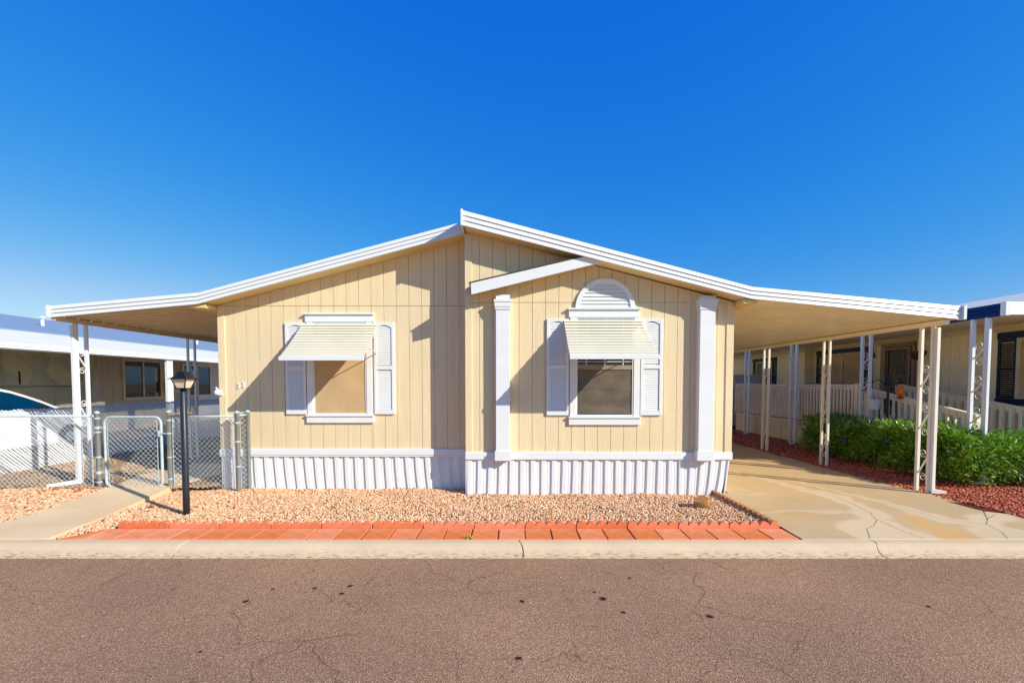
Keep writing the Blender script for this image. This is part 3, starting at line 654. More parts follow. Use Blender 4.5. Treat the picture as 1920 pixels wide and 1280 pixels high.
# house number 33 in white digits, stepping up to the right
for i, (x, z) in enumerate(((-4.475, 1.645), (-4.40, 1.665))):
    fc = bpy.data.curves.new('house_number', 'FONT'); fc.body = '3'; fc.size = .115; fc.extrude = .006; fc.offset = .003; fc.materials.append(M['number'])
    tmp = bpy.data.objects.new('tmp', fc); C.objects.link(tmp); bpy.context.view_layer.update()
    me = bpy.data.meshes.new_from_object(tmp.evaluated_get(bpy.context.evaluated_depsgraph_get())); bpy.data.objects.remove(tmp); me.name = 'house_number'
    o = bpy.data.objects.new('house_number', me); C.objects.link(o); o.parent = home; o.location = (x+.7, YL-.012-7.05, z); o.rotation_euler = (R(90), 0, 0)
b = MB(); b.box(-4.80, -4.70, YL-.06, YL-.019, 1.535, 1.565); b.box(-4.80, -4.72, YL-.05, YL-.019, 1.58, 1.61); b.tube([(-4.775, YL-.08, 1.66), (-4.745, YL-.07, 1.62), (-4.74, YL-.05, 1.56)], .013, 6); b.lathe((-4.765, YL-.07, 1.55), [(.03, 0), (.04, .02), (.04, .05), (.02, .07)], 10)
b.build('wall_bracket', 'metal_white', home)

# ---------------------------------------------------------------- carport covers
def spiral(c, r, turns, start, y0, ax=(0, 1, 0), n=16, sgn=1):
    pts = []
    for k in range(n+1):
        t = k/n; a = start+sgn*turns*2*math.pi*t; rr = r*(1-.72*t)
        pts.append((c[0]+ax[0]*rr*math.cos(a), c[1]+ax[1]*rr*math.cos(a), c[2]+rr*math.sin(a)))
    return pts
def post_pair(x, ya, yb, z0, z1, parent, m, s=.035, wide=None, scrolls=((.62, 1.06), (1.40, 1.82), (.0, .0)), downspout=None, axis='y', scr_m=None):
    """two uprights along y joined by wrought scrollwork"""
    b = MB()
    for k, y in enumerate((ya, yb)):
        b.box(x-s/2, x+s/2, y-s/2, y+s/2, z0-.05, z1)
        b.box(x-s/2-.004, x+s/2+.004, y-s/2+.010, y+s/2-.010, z0-.05, z1-.01)
    p = b.build('post', m, parent, bevel=.003)
    lo, hi = min(ya, yb)+s/2, max(ya, yb)-s/2; w_ = hi-lo; mid = (lo+hi)/2
    for (a, c) in scrolls:
        if c <= a: continue
        sc = MB(); za, zc = z0+a, z0+c; r = w_*.42
        sc.tube(spiral((x, mid+.0, zc), r, 1.3, -math.pi/2-.6, 0), .006, 5)
        sc.tube(spiral((x, mid-.0, za), r, 1.3, math.pi/2-.6, 0), .006, 5)
        sc.hexa([(x-.010, lo, zc-.07), (x+.010, lo, zc-.07), (x+.010, lo+.008, zc-.05), (x-.010, lo+.008, zc-.05), (x-.010, hi-.008, za+.05), (x+.010, hi-.008, za+.05), (x+.010, hi, za+.07), (x-.010, hi, za+.07)])
        sc.box(x-.008, x+.008, lo, lo+.004, za-.05, zc+.05)
        sc.build('scrollwork', scr_m or m, p)
    if downspout:
        dx, dy, ex, ey = downspout; d = MB()
        d.box(dx-.024, dx+.024, dy-.024, dy+.024, z0+.04, z1-.03)
        L_ = math.hypot(ex-dx, ey-dy); ux, uy = (ex-dx)/L_, (ey-dy)/L_; nx, ny = -uy*.024, ux*.024
        d.hexa([(dx-nx-ux*.02, dy-ny-uy*.02, z0+.0), (ex-nx, ey-ny, z0-.015), (ex+nx, ey+ny, z0-.015), (dx+nx-ux*.02, dy+ny-uy*.02, z0+.0), (dx-nx-ux*.02, dy-ny-uy*.02, z0+.07), (ex-nx, ey-ny, z0+.035), (ex+nx, ey+ny, z0+.035), (dx+nx-ux*.02, dy+ny-uy*.02, z0+.07)])
        d.build('downspout', m, parent, bevel=.003)
def pan_roof(x0, z0, x1, z1, ya, yb, m, parent, period=.2, rib=.045):
    prof = []; y = ya
    while y < yb:
        prof += [(y, 0), (y+.045, 0), (y+.049, .012), (y+.053, .012), (y+.057, 0), (y+.10, 0), (y+.104, .012), (y+.108, .012), (y+.112, 0), (y+.132, 0), (y+.142, rib), (y+.182, rib), (y+.192, 0)]; y += period
    b = MB(); b.sheet([[(x0, y, z0+d) for y, d in prof], [(x1, y, z1+d) for y, d in prof]])
    o = b.build('roof_pan', m, parent, fix=False)
    s = o.modifiers.new('thickness', 'SOLIDIFY'); s.thickness = .003; s.offset = 1
    return o
# left cover
lc = thing('patio_cover', 'white-edged metal patio cover over the chain-link side yard, left of the cream home', 'patio cover', (-7.12, 7.5, .08))
pan_roof(-4.78, 2.975, -7.15, 2.775, 7.14, 15.5, 'tan_metal', lc, .235)
MB().box(-7.16, -7.10, 7.12, 15.5, 2.70, 2.772).build('beam', 'tan_metal', lc, bevel=.004)
fascia([(-7.163, 2.923, 2.745), (-4.856, 3.127, 2.952)], 7.10).box(-7.185, -7.15, 7.06, 7.14, 2.742, 2.928).build('fascia', 'metal_white', lc)
post_pair(-7.125, 7.47, 7.65, .08, 2.70, lc, 'metal_white', .045, downspout=(-7.135, 7.43, -7.42, 7.2), scrolls=((.28, .62), (.98, 1.32), (1.85, 2.15)))
post_pair(-7.125, 10.04, 10.26, .08, 2.70, lc, 'metal_white', .04, scrolls=((.28, .62), (.98, 1.32), (1.75, 2.1)))
post_pair(-7.125, 13.1, 13.32, .08, 2.70, lc, 'metal_white', .05, scrolls=((.28, .62), (.98, 1.32), (1.75, 2.1)))
# right cover
rc = thing('carport', 'cream-soffited metal carport with white fascia beside the driveway', 'carport', (6.47, 7.3, .04))
pan_roof(3.42, 2.985, 6.60, 2.672, 6.78, 17.2, 'cream_metal', rc, .2)
MB().box(6.40, 6.50, 6.80, 17.2, 2.60, 2.668).build('beam', 'cream_metal', rc, bevel=.004)
fascia([(3.522, 3.141, 2.965), (6.611, 2.854, 2.668)], 6.74).box(6.60, 6.64, 6.69, 6.79, 2.66, 2.862).build('fascia', 'metal_white', rc)
post_pair(6.45, 7.00, 7.20, .04, 2.60, rc, 'post', .045, downspout=(6.475, 6.955, 6.66, 6.93), scrolls=((.22, .60), (.92, 1.30), (1.58, 1.92)), scr_m='post')
post_pair(6.45, 9.27, 9.45, .04, 2.60, rc, 'post', .042, scrolls=((.22, .60), (.92, 1.30), (1.70, 2.02)), scr_m='post')
post_pair(6.45, 11.46, 11.68, .04, 2.60, rc, 'post', .05, scrolls=((.22, .60), (.92, 1.30), (1.70, 2.02)), scr_m='post')
post_pair(6.45, 14.6, 14.82, .04, 2.60, rc, 'post', .05, scrolls=((.22, .60), (.92, 1.30), (1.70, 2.02)), scr_m='post')

# ---------------------------------------------------------------- lamp post
lp = thing('lamp_post', 'black lamp post with lantern head standing in the front gravel', 'lamp post', (-4.31, 5.964, 0))
x, y = -4.31, 5.964
MB().lathe((x, y, 0), [(.040, -.1), (.040, .3), (.039, 1.60), (.034, 1.605), (.034, 1.67)], 18).build('pole', 'black', lp, smooth=True)
def frustum(b, x, y, z0, h0, z1, h1):
    b.hexa([(x-h0, y-h0, z0), (x+h0, y-h0, z0), (x+h0, y+h0, z0), (x-h0, y+h0, z0), (x-h1, y-h1, z1), (x+h1, y-h1, z1), (x+h1, y+h1, z1), (x-h1, y+h1, z1)]); return b
x, y = x+.01, y
hd = frustum(MB(), x, y, 1.78, .122, 1.788, .122)
for k in range(5):
    t0, t1 = k/5, (k+1)/5; f = lambda t: .118-.068*math.sin(t*math.pi/2)**.8
    frustum(hd, x, y, 1.788+.08*t0, f(t0), 1.788+.08*t1, f(t1))
frustum(hd, x, y, 1.868, .045, 1.882, .04); frustum(hd, x, y, 1.652, .062, 1.668, .062)
head = hd.build('lantern_cap', 'plastic_black', lp, bevel=.003)
frustum(MB(), x, y, 1.668, .054, 1.78, .088).build('lantern_glass', 'lamp_glass', lp)
for sx in (-1, 1):
    for sy in (-1, 1): MB().tube([(x+sx*.056, y+sy*.056, 1.668), (x+sx*.094, y+sy*.094, 1.78)], .006, 5).build('lantern_rib', 'plastic_black', lp)

# ---------------------------------------------------------------- chain link
def mesh_wires(b, A, B, z0, z1, d=.08, r=.0023, zslope=0):
    A, B = Vector(A), Vector(B); L_ = (B-A).length; u = (B-A)/L_; H = z1-z0; nrm = Vector((-u.y, u.x, 0))
    for s in (1, -1):
        k = -H
        while k < L_+H:
            # line: along = k + s*h  for h in 0..H
            h0, h1 = 0, H
            if s == 1:
                h0 = max(0, -k); h1 = min(H, L_-k); fx = lambda h: k+h
            else:
                h0 = max(0, k-L_); h1 = min(H, k); fx = lambda h: k-h
            if h1-h0 > .02:
                n = 1; o = nrm*(.002*s)
                b.tube([A+u*fx(h0)+Vector((0, 0, z0+h0))+o, A+u*fx(h1)+Vector((0, 0, z0+h1))+o], r, 4, cap=False)
            k += d
def fpost(x, y, zt, r=.036):
    return MB().lathe((x, y, 0), [(r, -.1), (r, zt-.03), (r+.004, zt-.03), (r+.004, zt-.012), (r*.75, zt+.004), (.004, zt+.014)], 14)
def bands(x, y, r, zs, side, parent):
    for z in zs:
        b = MB(); b.lathe((x, y, z-.011), [(r+.001, 0), (r+.005, 0), (r+.005, .022), (r+.001, .022)], 14); b.box(min(x, x+side*.075), max(x, x+side*.075), y-.006, y+.006, z-.009, z+.009); b.build('tension_band', 'galv', parent)
FY = 7.24
fl_ = thing('chain_link_fence', 'galvanised chain-link fence panel left of the gate with a bare top rail', 'fence', (-8.5, FY, 0))
p = fpost(-6.615, FY, 1.275).build('fence_post', 'galv', fl_, smooth=True)
bands(-6.615, FY, .036, (1.17, .95, .55, .15), -1, fl_)
fpost(-9.42, FY, 1.25, .03).build('fence_post', 'galv', fl_, smooth=True)
MB().tube([(-12.4, FY, 1.205), (-6.68, FY, 1.205)], .02, 10).lathe((-6.70, FY, 1.205), [(.028, 0), (.028, .05)], 10, 'x').build('top_rail', 'galv', fl_, smooth=True)
b = MB(); mesh_wires(b, (-12.4, FY-.025, 0), (-6.69, FY-.025, 0), .05, 1.20); b.build('wire_mesh', 'wire', fl_, fix=False)
MB().box(-6.70, -6.685, FY-.03, FY-.024, .04, 1.2).build('tension_bar', 'galv', fl_)
fpost(-12.4, FY, 1.25, .03).build('fence_post', 'galv', fl_, smooth=True)
gt = thing('gate', 'narrow chain-link walk gate with rounded tube frame across the walkway', 'gate', (-6.03, FY, 0))
x0, x1, z0, z1, r = -6.50, -5.60, .07, 1.19, .10; pts = []
for cx_, cz_, a0 in ((x1-r, z1-r, 0), (x0+r, z1-r, 90), (x0+r, z0+r, 180), (x1-r, z0+r, 270)):
    for k in range(7): a = R(a0+k*15); pts.append((cx_+r*math.cos(a), FY, cz_+r*math.sin(a)))
pts.append(pts[0]); pts.append(pts[1])
MB().tube(pts, .021, 10, cap=False).build('gate_frame', 'galv', gt, smooth=True)
b = MB(); mesh_wires(b, (x0+.05, FY-.01, 0), (x1-.05, FY-.01, 0), z0+.02, z1-.02); b.build('wire_mesh', 'wire', gt, fix=False)
MB().box(x0+.045, x0+.053, FY-.016, FY-.008, z0+.03, z1-.03).build('tension_bar', 'galv', gt); MB().box(x1-.06, x1-.052, FY-.016, FY-.008, z0+.03, z1-.03).build('tension_bar', 'galv', gt)
b = MB()
for z in (1.02, .30):
    b = MB(); b.lathe((-6.50, FY, z-.02), [(.028, 0), (.028, .04)], 10); b.box(-6.60, -6.51, FY-.012, FY+.012, z-.012, z+.012); b.lathe((-6.615, FY, z-.02), [(.042, 0), (.042, .04)], 12); b.build('hinge', 'galv', gt)
MB().box(-5.62, -5.50, FY-.03, FY-.018, .92, .94).box(-5.625, -5.61, FY-.045, FY-.02, .88, .98).build('latch', 'galv', gt)
fr_ = thing('chain_link_fence', 'short galvanised chain-link fence panel between the gate and the cream home', 'fence', (-5.0, FY, 0))
fpost(-5.47, FY, 1.29).build('fence_post', 'galv', fr_, smooth=True)
bands(-5.47, FY, .036, (1.14, .93, .55, .2), 1, fr_)
fpost(-4.385, FY, 1.28).build('fence_post', 'galv', fr_, smooth=True); fpost(-4.285, YL-.06, 1.285, .033).build('fence_post', 'galv', fr_, smooth=True)
bands(-4.385, FY, .036, (1.1, .8, .4), 1, fr_)
MB().tube([(-5.44, FY, 1.195), (-4.40, FY, 1.205)], .018, 10).tube([(-4.37, FY, 1.21), (-4.29, YL-.08, 1.22)], .016, 8).build('top_rail', 'galv', fr_, smooth=True)
b = MB(); mesh_wires(b, (-5.40, FY-.02, 0), (-4.43, FY-.02, 0), .05, 1.19); mesh_wires(b, (-4.36, FY+.01, 0), (-4.30, YL-.08, 0), .05, 1.2); b.build('wire_mesh', 'wire', fr_, fix=False)
MB().box(-5.405, -5.397, FY-.026, FY-.018, .05, 1.18).build('tension_bar', 'galv', fr_); MB().box(-4.455, -4.447, FY-.026, FY-.018, .05, 1.18).build('tension_bar', 'galv', fr_)
tag(MB().tube([(-5.43, FY-.06, 1.238), (-5.07, FY-.055, 1.262)], .011, 7).build('wooden_stick', 'wood'), 'thin bare wooden stick lying on top of the short fence panel', 'stick')
# white slatted fence between the lots
sf = thing('slatted_fence', 'white slatted chain-link fence running back along the left lot line', 'fence', (-9.3, 7.3, .05))
b = MB(); y0, y1, z0, z1 = 7.25, 26.0, .06, 1.23; H = z1-z0; per = .068; wd_ = .039; k = y0-H
while k < y1:
    for (za, zb) in ((z0, z1),):
        a0 = k; jit = random.uniform(-.01, .012)
        top = [(a0, z1+jit), (a0+wd_, z1+jit)]; bot = [(a0+H+wd_, z0), (a0+H, z0)]
        poly = [top[0], top[1], bot[0], bot[1]]
        if poly[2][0] > y1: break
        if poly[0][0] < y0:
            s_ = y0-a0
            if s_ >= H: break
            zl = z1-s_; zr = min(z1, z1-(s_-wd_)) if s_ > wd_ else z1
            poly = [(y0, zl), (y0, zr)] + ([(a0+wd_, z1)] if s_ < wd_ else []) + [bot[0], bot[1]]
        b.prism([(0, yy, zz) for yy, zz in poly], (-9.304, 0, 0), (-9.297, 0, 0))
    k += per
b.build('privacy_slats', 'slat', sf)
b = MB(); mesh_wires(b, (-9.288, y0, 0), (-9.288, y1, 0), z0, z1, .136, .003); b.build('wire_mesh', 'wire', sf, fix=False)
MB().tube([(-9.33, y0, 1.20), (-9.33, y1, 1.20)], .018, 8).build('top_rail', 'galv', sf, smooth=True)
for yy in (9.8, 12.6, 15.4, 18.2, 21.0, 23.8): MB().lathe((-9.335, yy, 0), [(.028, 0), (.028, 1.25), (.01, 1.27)], 10).build('fence_post', 'galv', sf, smooth=True)

# ---------------------------------------------------------------- left neighbour
ln = thing('neighbour_home', 'long taupe mobile home with blue-grey shingle roof beyond the slatted fence', 'mobile home', (-14, 16, 0))
def siding_x(X, y0, y1, z0, z1, m, parent, face=1, pitch=.2032, name='wall'):
    b = MB(); y = y0
    while y < y1: b.box(X-.02*face, X, y+.004, min(y1, y+pitch-.004), z0, z1); y += pitch
    b.box(X-.1*face, X-.012*face, y0, y1, z0, z1); return b.build(name, m, parent)
siding_x(-14, 4, 20.3, .3, 3.12, 'brown_siding', ln); siding_x(-13.99, 20.32, 30, .3, 3.12, 'pale_siding', ln)
MB().box(-20, -14.11, 4, 30, 0, 3.1).box(-14.1, -14.02, 4, 30, 0, .3).build('wall', 'brown_siding', ln)
b = MB(); b.hexa([(-14.25, 3.8, 3.22), (-14.25, 30, 3.22), (-18.6, 30, 4.20), (-18.6, 3.8, 4.20), (-14.25, 3.8, 3.27), (-14.25, 30, 3.27), (-18.6, 30, 4.25), (-18.6, 3.8, 4.25)])
b.hexa([(-18.6, 3.8, 4.20), (-18.6, 30, 4.20), (-22, 30, 3.2), (-22, 3.8, 3.2), (-18.6, 3.8, 4.25), (-18.6, 30, 4.25), (-22, 30, 3.3), (-22, 3.8, 3.3)]); b.build('roof', 'shingle', ln)
def nwin(X, y0, y1, z0, z1, parent, trim, sash=2, inward=1):
    t = .09; f = MB()
    s = inward
    xa, xb = (X, X+.045) if s > 0 else (X-.045, X)
    f.box(xa, xb, y0, y0+t, z0, z1); f.box(xa, xb, y1-t, y1, z0, z1); f.box(xa, xb, y0+t, y1-t, z0, z0+t); f.box(xa, xb, y0+t, y1-t, z1-t, z1)
    w_ = f.build('window', trim, parent, bevel=.004)
    mid = (y0+y1)/2; q = MB(); q.box((xa+xb)/2-.015, (xa+xb)/2+.018, mid-.03, mid+.03, z0+t, z1-t); q.build('sash_bar', trim, w_)
    g_ = MB(); g_.box(X+s*.005-.003, X+s*.005+.003, y0+t, mid-.03, z0+t, z1-t); g_.box(X+s*.005-.003, X+s*.005+.003, mid+.03, y1-t, z0+t, z1-t); g_.build('pane', 'glass', w_)
    return w_
nwin(-13.995, 16.35, 18.2, 1.12, 2.62, ln, 'almond'); nwin(-13.985, 19.3, 21.15, 1.12, 2.56, ln, 'pale_siding')
la = thing('neighbour_awning', 'white pan-roof awning along the taupe home, over the parked car', 'awning', (-11.3, 12, 0))
b = MB(); yy = 3.8
while yy < 24.0: b.hexa([(-11.25, yy, 2.60), (-11.25, yy+.29, 2.60), (-14.24, yy+.29, 3.20), (-14.24, yy, 3.20), (-11.25, yy, 2.635), (-11.25, yy+.29, 2.635), (-14.24, yy+.29, 3.235), (-14.24, yy, 3.235)]); yy += .3
b.build('roof_pan', 'coolroof', la)
b = MB(); pr = [(-11.20, 2.64), (-11.19, 2.60), (-11.18, 2.57), (-11.20, 2.565), (-11.17, 2.51), (-11.21, 2.48), (-11.27, 2.48), (-11.27, 2.64)]
b.prism([(x, 0, z) for x, z in pr], (0, 3.8, 0), (0, 24, 0)); b.build('fascia', 'metal_white', la)
for yy in (8.0, 15.0, 21.5):
    b = MB(); b.box(-11.33, -11.24, yy-.12, yy-.04, .04, 2.49); b.box(-11.33, -11.24, yy+.04, yy+.12, .04, 2.49); b.box(-11.30, -11.27, yy-.05, yy+.05, .04, 2.49); b.build('post', 'metal_white', la, bevel=.004)
MB().box(-14.24, -14.10, 15, 24, 3.04, 3.2).build('ledger', 'brown_siding', la)
v1 = MB().lathe((-16.2, 15.8, 3.65), [(.05, -.05), (.05, .30), (.11, .31), (.04, .38)], 10).build('roof_vent', 'metal_white', ln)
MB().lathe((-16.4, 23.8, 3.68), [(.05, -.05), (.05, .30), (.11, .31), (.04, .38)], 10).build('roof_vent', 'metal_white', ln)
MB().box(-13.99, -13.62, 18.35, 18.85, 1.35, 1.78).build('window_cooler', 'almond', ln, bevel=.01)
# porch enclosure: cabinet behind a cloudy plastic wind screen
cb = thing('cabinet', 'tall tan storage cabinet behind the cloudy plastic sheet by the car', 'cabinet', (-13.6, 12.9, .04))
b = MB(); b.box(-13.95, -13.5, 12.25, 14.6, .04, 1.62); b.box(-13.95, -13.45, 12.0, 14.7, 1.66, 2.72); b.build('body', 'cabinet', cb, bevel=.01)
b = MB()
for a, c in ((12.04, 13.1), (13.13, 14.15), (14.18, 14.66)): b.box(-13.46, -13.43, a, c, 1.68, 2.70)
for a, c in ((12.3, 13.4), (13.43, 14.56)): b.box(-13.51, -13.48, a, c, .1, 1.60)
b.build('door', 'cabinet', cb, bevel=.004)
MB().box(-13.42, -13.40, 12.4, 12.43, 1.7, 2.05).build('handle', 'plastic_black', cb)
def plastic():
    m = bpy.data.materials.new('clear_plastic_sheet'); m.use_nodes = True; t = m.node_tree; N = t.nodes; L = t.links
    b_ = N['Principled BSDF']; b_.inputs['Base Color'].default_value = (.55, .52, .46, 1); b_.inputs['Roughness'].default_value = .12
    n = N.new('ShaderNodeTexNoise'); n.inputs['Scale'].default_value = 1.3; n.inputs['Detail'].default_value = 2; n.inputs['Distortion'].default_value = 1.4
    bp = N.new('ShaderNodeBump'); bp.inputs['Strength'].default_value = .9; bp.inputs['Distance'].default_value = .15; L.new(n.outputs['Fac'], bp.inputs['Height']); L.new(bp.outputs[0], b_.inputs['Normal'])
    tr = N.new('ShaderNodeBsdfTransparent'); mx = N.new('ShaderNodeMixShader'); mx.inputs[0].default_value = .22
    L.new(tr.outputs[0], mx.inputs[1]); L.new(b_.outputs[0], mx.inputs[2]); L.new(mx.outputs[0], N['Material Output'].inputs['Surface']); return m
M['plastic'] = plastic()
b = MB(); rows = []
for j in range(13):
    z = .1+2.38*j/12; rows.append([(-11.42+.06*math.sin(i*.9+j*.7)+.05*math.sin(i*.37+j*1.3), 7.9+7.0*i/40, z) for i in range(41)])
b.sheet(rows); o = b.build('plastic_sheet', M['plastic'], None, smooth=True, fix=False); s = o.modifiers.new('thickness', 'SOLIDIFY'); s.thickness = .003
tag(o, 'clear crinkled plastic sheet hanging from the white awning behind the car', 'plastic sheet')
o.location.x = -2.0

# car
car = thing('parked_car', 'white hatchback parked beyond the slatted fence, only its roof showing', 'car', (-12.3, 10.4, .04))
xc = -12.35
def station(y, hw, zb, zt, hwt): return [(xc-hw, y, zb), (xc+hw, y, zb), (xc+hw*1.03, y, zb+(zt-zb)*.5), (xc+hw, y, zt-.10), (xc+hwt, y, zt), (xc-hwt, y, zt), (xc-hw, y, zt-.10), (xc-hw*1.03, y, zb+(zt-zb)*.5)]
b = MB(); b.loft([station(8.15, .72, .35, .85, .62), station(8.3, .84, .25, 1.08, .75), (station(9.0, .87, .22, 1.10, .80)), station(10.4, .88, .22, 1.09, .80), station(11.4, .88, .22, 1.07, .80), station(12.1, .86, .22, .98, .74), station(12.6, .80, .26, .86, .66), station(12.8, .66, .35, .72, .5)])
b.build('body', 'car', car, smooth=False, bevel=.03)
def cab(y, z0, z1, h0, h1): return [(xc-h0, y, z0), (xc+h0, y, z0), (xc+h1, y, z1), (xc-h1, y, z1)]
b = MB(); b.loft([cab(8.35, 1.05, 1.12, .78, .74), cab(8.75, 1.05, 1.52, .79, .64), cab(9.4, 1.05, 1.61, .80, .62), cab(10.25, 1.05, 1.60, .80, .62), cab(10.9, 1.05, 1.40, .80, .66), cab(11.55, 1.04, 1.10, .79, .74)]); b.build('cabin_glass', 'carglass', car)
top = [(8.35, 1.12, .76), (8.75, 1.53, .66), (9.4, 1.625, .64), (9.9, 1.63, .64), (10.25, 1.605, .64), (10.6, 1.52, .65), (10.9, 1.41, .67), (11.25, 1.26, .71), (11.6, 1.08, .76)]
b = MB(); b.loft([[(xc-h, y, z), (xc+h, y, z), (xc+h-.02, y, z+.03), (xc-h+.02, y, z+.03)] for y, z, h in top[1:5]])
for s_ in (-1, 1): b.loft([[(xc+s_*(h-.05), y, z-.02), (xc+s_*(h+.025), y, z-.03), (xc+s_*(h+.015), y, z+.03), (xc+s_*(h-.05), y, z+.035)] for y, z, h in top])
b.build('roof', 'car', car, bevel=.01)
for s_ in (-1, 1):
    b = MB().hexa([(xc+s_*.83, 11.05, 1.08), (xc+s_*.99, 11.05, 1.08), (xc+s_*.99, 11.15, 1.08), (xc+s_*.83, 11.15, 1.08), (xc+s_*.83, 11.05, 1.2), (xc+s_*.98, 11.07, 1.2), (xc+s_*.98, 11.13, 1.2), (xc+s_*.83, 11.15, 1.2)]); b.build('wing_mirror', 'plastic_black', car, bevel=.01)
for yy in (9.0, 11.75):
    for s_ in (-1, 1):
        wh = MB().lathe((xc+s_*.80-.1, yy, .36), [(.2, 0), (.31, .0), (.32, .04), (.32, .17), (.31, .2), (.2, .2)], 24, 'x').build('wheel', 'rubber', car)
        MB().lathe((xc+s_*.80-.104, yy, .36), [(.05, 0), (.2, .01), (.2, .2), (.05, .208)], 20, 'x').build('rim', 'galv', wh)

# ---------------------------------------------------------------- right neighbour
rn = thing('neighbour_home', 'beige mobile home with navy shutters behind the hedge on the right', 'mobile home', (10.2, 12, 0))
siding_x(10.0, 7.36, 11.3, .2, 2.95, 'nb_siding', rn, -1); siding_x(10.3, 11.3, 15.6, .2, 2.95, 'nb_siding', rn, -1); siding_x(10.0, 15.6, 26, .2, 2.95, 'nb_siding', rn, -1)
b = MB(); b.box(10.11, 16, 7.36, 11.28, 0, 2.94); b.box(10.41, 16, 11.3, 15.58, 0, 2.94); b.box(10.11, 16, 15.6, 26, 0, 2.94); b.box(10.0, 10.42, 15.585, 15.6, .2, 2.94); b.box(10.0, 10.42, 11.28, 11.3, .2, 2.94); b.build('wall', 'nb_siding', rn)
MB().prism([(10.02, 0, 2.955), (16, 0, 2.955), (16, 0, 4.36), (10.02, 0, 3.06)], (0, 7.38, 0), (0, 25.9, 0)).build('gable', 'nb_siding', rn)
MB().box(9.975, 9.998, 7.36, 11.3, 2.78, 2.90).box(9.975, 9.998, 15.6, 26, 2.78, 2.90).box(10.275, 10.298, 11.3, 15.6, 2.78, 2.90).build('frieze_board', 'deck', rn)
b = MB(); b.hexa([(9.6, 7.3, 2.98), (17, 7.3, 4.6), (17, 26, 4.6), (9.6, 26, 2.98), (9.6, 7.3, 3.1), (17, 7.3, 4.72), (17, 26, 4.72), (9.6, 26, 3.1)]); b.build('roof', 'coolroof', rn)
def rwin(X, y0, y1, z0, z1, shut=.36, screen='screen_tan', mull=True):
    f = MB(); t = .05
    f.box(X-.04, X, y0-.02, y0+t, z0, z1); f.box(X-.04, X, y1-t, y1+.02, z0, z1); f.box(X-.04, X, y0+t, y1-t, z0, z0+t); f.box(X-.04, X, y0+t, y1-t, z1-t, z1)
    if mull: f.box(X-.04, X, (y0+y1)/2-.03, (y0+y1)/2+.03, z0+t, z1-t)
    w_ = f.build('window', 'almond', rn)
    MB().box(X-.014, X-.004, y0+t, y1-t, z0+t, z1-t).build('sun_screen', screen, w_)
    MB().box(X-.05, X-.001, y0-shut-.02, y1+shut+.02, z1+.002, z1+.13).build('header', 'navy', w_); h_ = MB().box(X-.05, X-.001, y0-shut-.02, y1+shut+.02, z0-.13, z0-.002); h_.build('sill', 'navy', w_)
    for a, c in ((y0-shut-.02, y0-.022), (y1+.022, y1+shut+.02)):
        s_ = MB(); s_.box(X-.03, X-.001, a, a+.05, z0, z1); s_.box(X-.03, X-.001, c-.05, c, z0, z1); s_.box(X-.03, X-.001, a+.05, c-.05, z0, z0+.07); s_.box(X-.03, X-.001, a+.05, c-.05, z1-.07, z1); zc = (z0+z1)/2; s_.box(X-.03, X-.001, a+.05, c-.05, zc-.03, zc+.03)
        sh = s_.build('shutter', 'navy', rn); l = MB(); z = z0+.08
        while z < z1-.09: l.hexa([(X-.026, a+.05, z), (X-.026, c-.05, z), (X-.004, c-.05, z), (X-.004, a+.05, z), (X-.012, a+.05, z+.03), (X-.012, c-.05, z+.03), (X-.002, c-.05, z+.03), (X-.002, a+.05, z+.03)]); z += .04
        l.build('louver', 'navy', sh)
rwin(9.998, 7.85, 9.0, 1.42, 2.62, .36, mull=False)
rwin(10.298, 13.35, 15.05, 1.35, 2.66, .32)
rwin(9.998, 17.5, 18.6, 1.35, 2.58, .26, 'screen_dark', mull=False)
# security door
sd = MB(); X = 10.298
sd.box(X-.05, X, 11.62, 11.72, .7, 2.80); sd.box(X-.05, X, 12.6, 12.70, .7, 2.80); sd.box(X-.05, X, 11.72, 12.6, 2.70, 2.80)
door = sd.build('door', 'taupe', rn, bevel=.005)
MB().box(X-.012, X-.002, 11.72, 12.6, .7, 2.70).build('doorway', 'door_dark', door)
b = MB(); b.box(X-.07, X-.04, 11.74, 11.80, .72, 2.68); b.box(X-.07, X-.04, 12.52, 12.58, .72, 2.68); b.box(X-.07, X-.04, 11.80, 12.52, 2.62, 2.68)
for z in (1.62, 1.78, 1.90): b.box(X-.066, X-.044, 11.80, 12.52, z, z+.025)
for k in range(6): yy = 11.86+k*.12; b.tube([(X-.055, yy, 1.92), (X-.055, yy, 2.62)], .011, 6); b.tube([(X-.055, yy, .74), (X-.055, yy, 1.63)], .011, 6)
b.prism([(X-.06, 12.0, 1.79), (X-.06, 12.16, 1.86), (X-.06, 12.32, 1.79), (X-.06, 12.16, 1.72)], (0, 0, 0), (.012, 0, 0))
b.build('security_grille', 'taupe', door)
MB().lathe((10.24, 12.98, 2.55), [(.01, -.12), (.05, -.1), (.06, 0), (.03, .04)], 10).build('wall_light', 'bronze', rn)
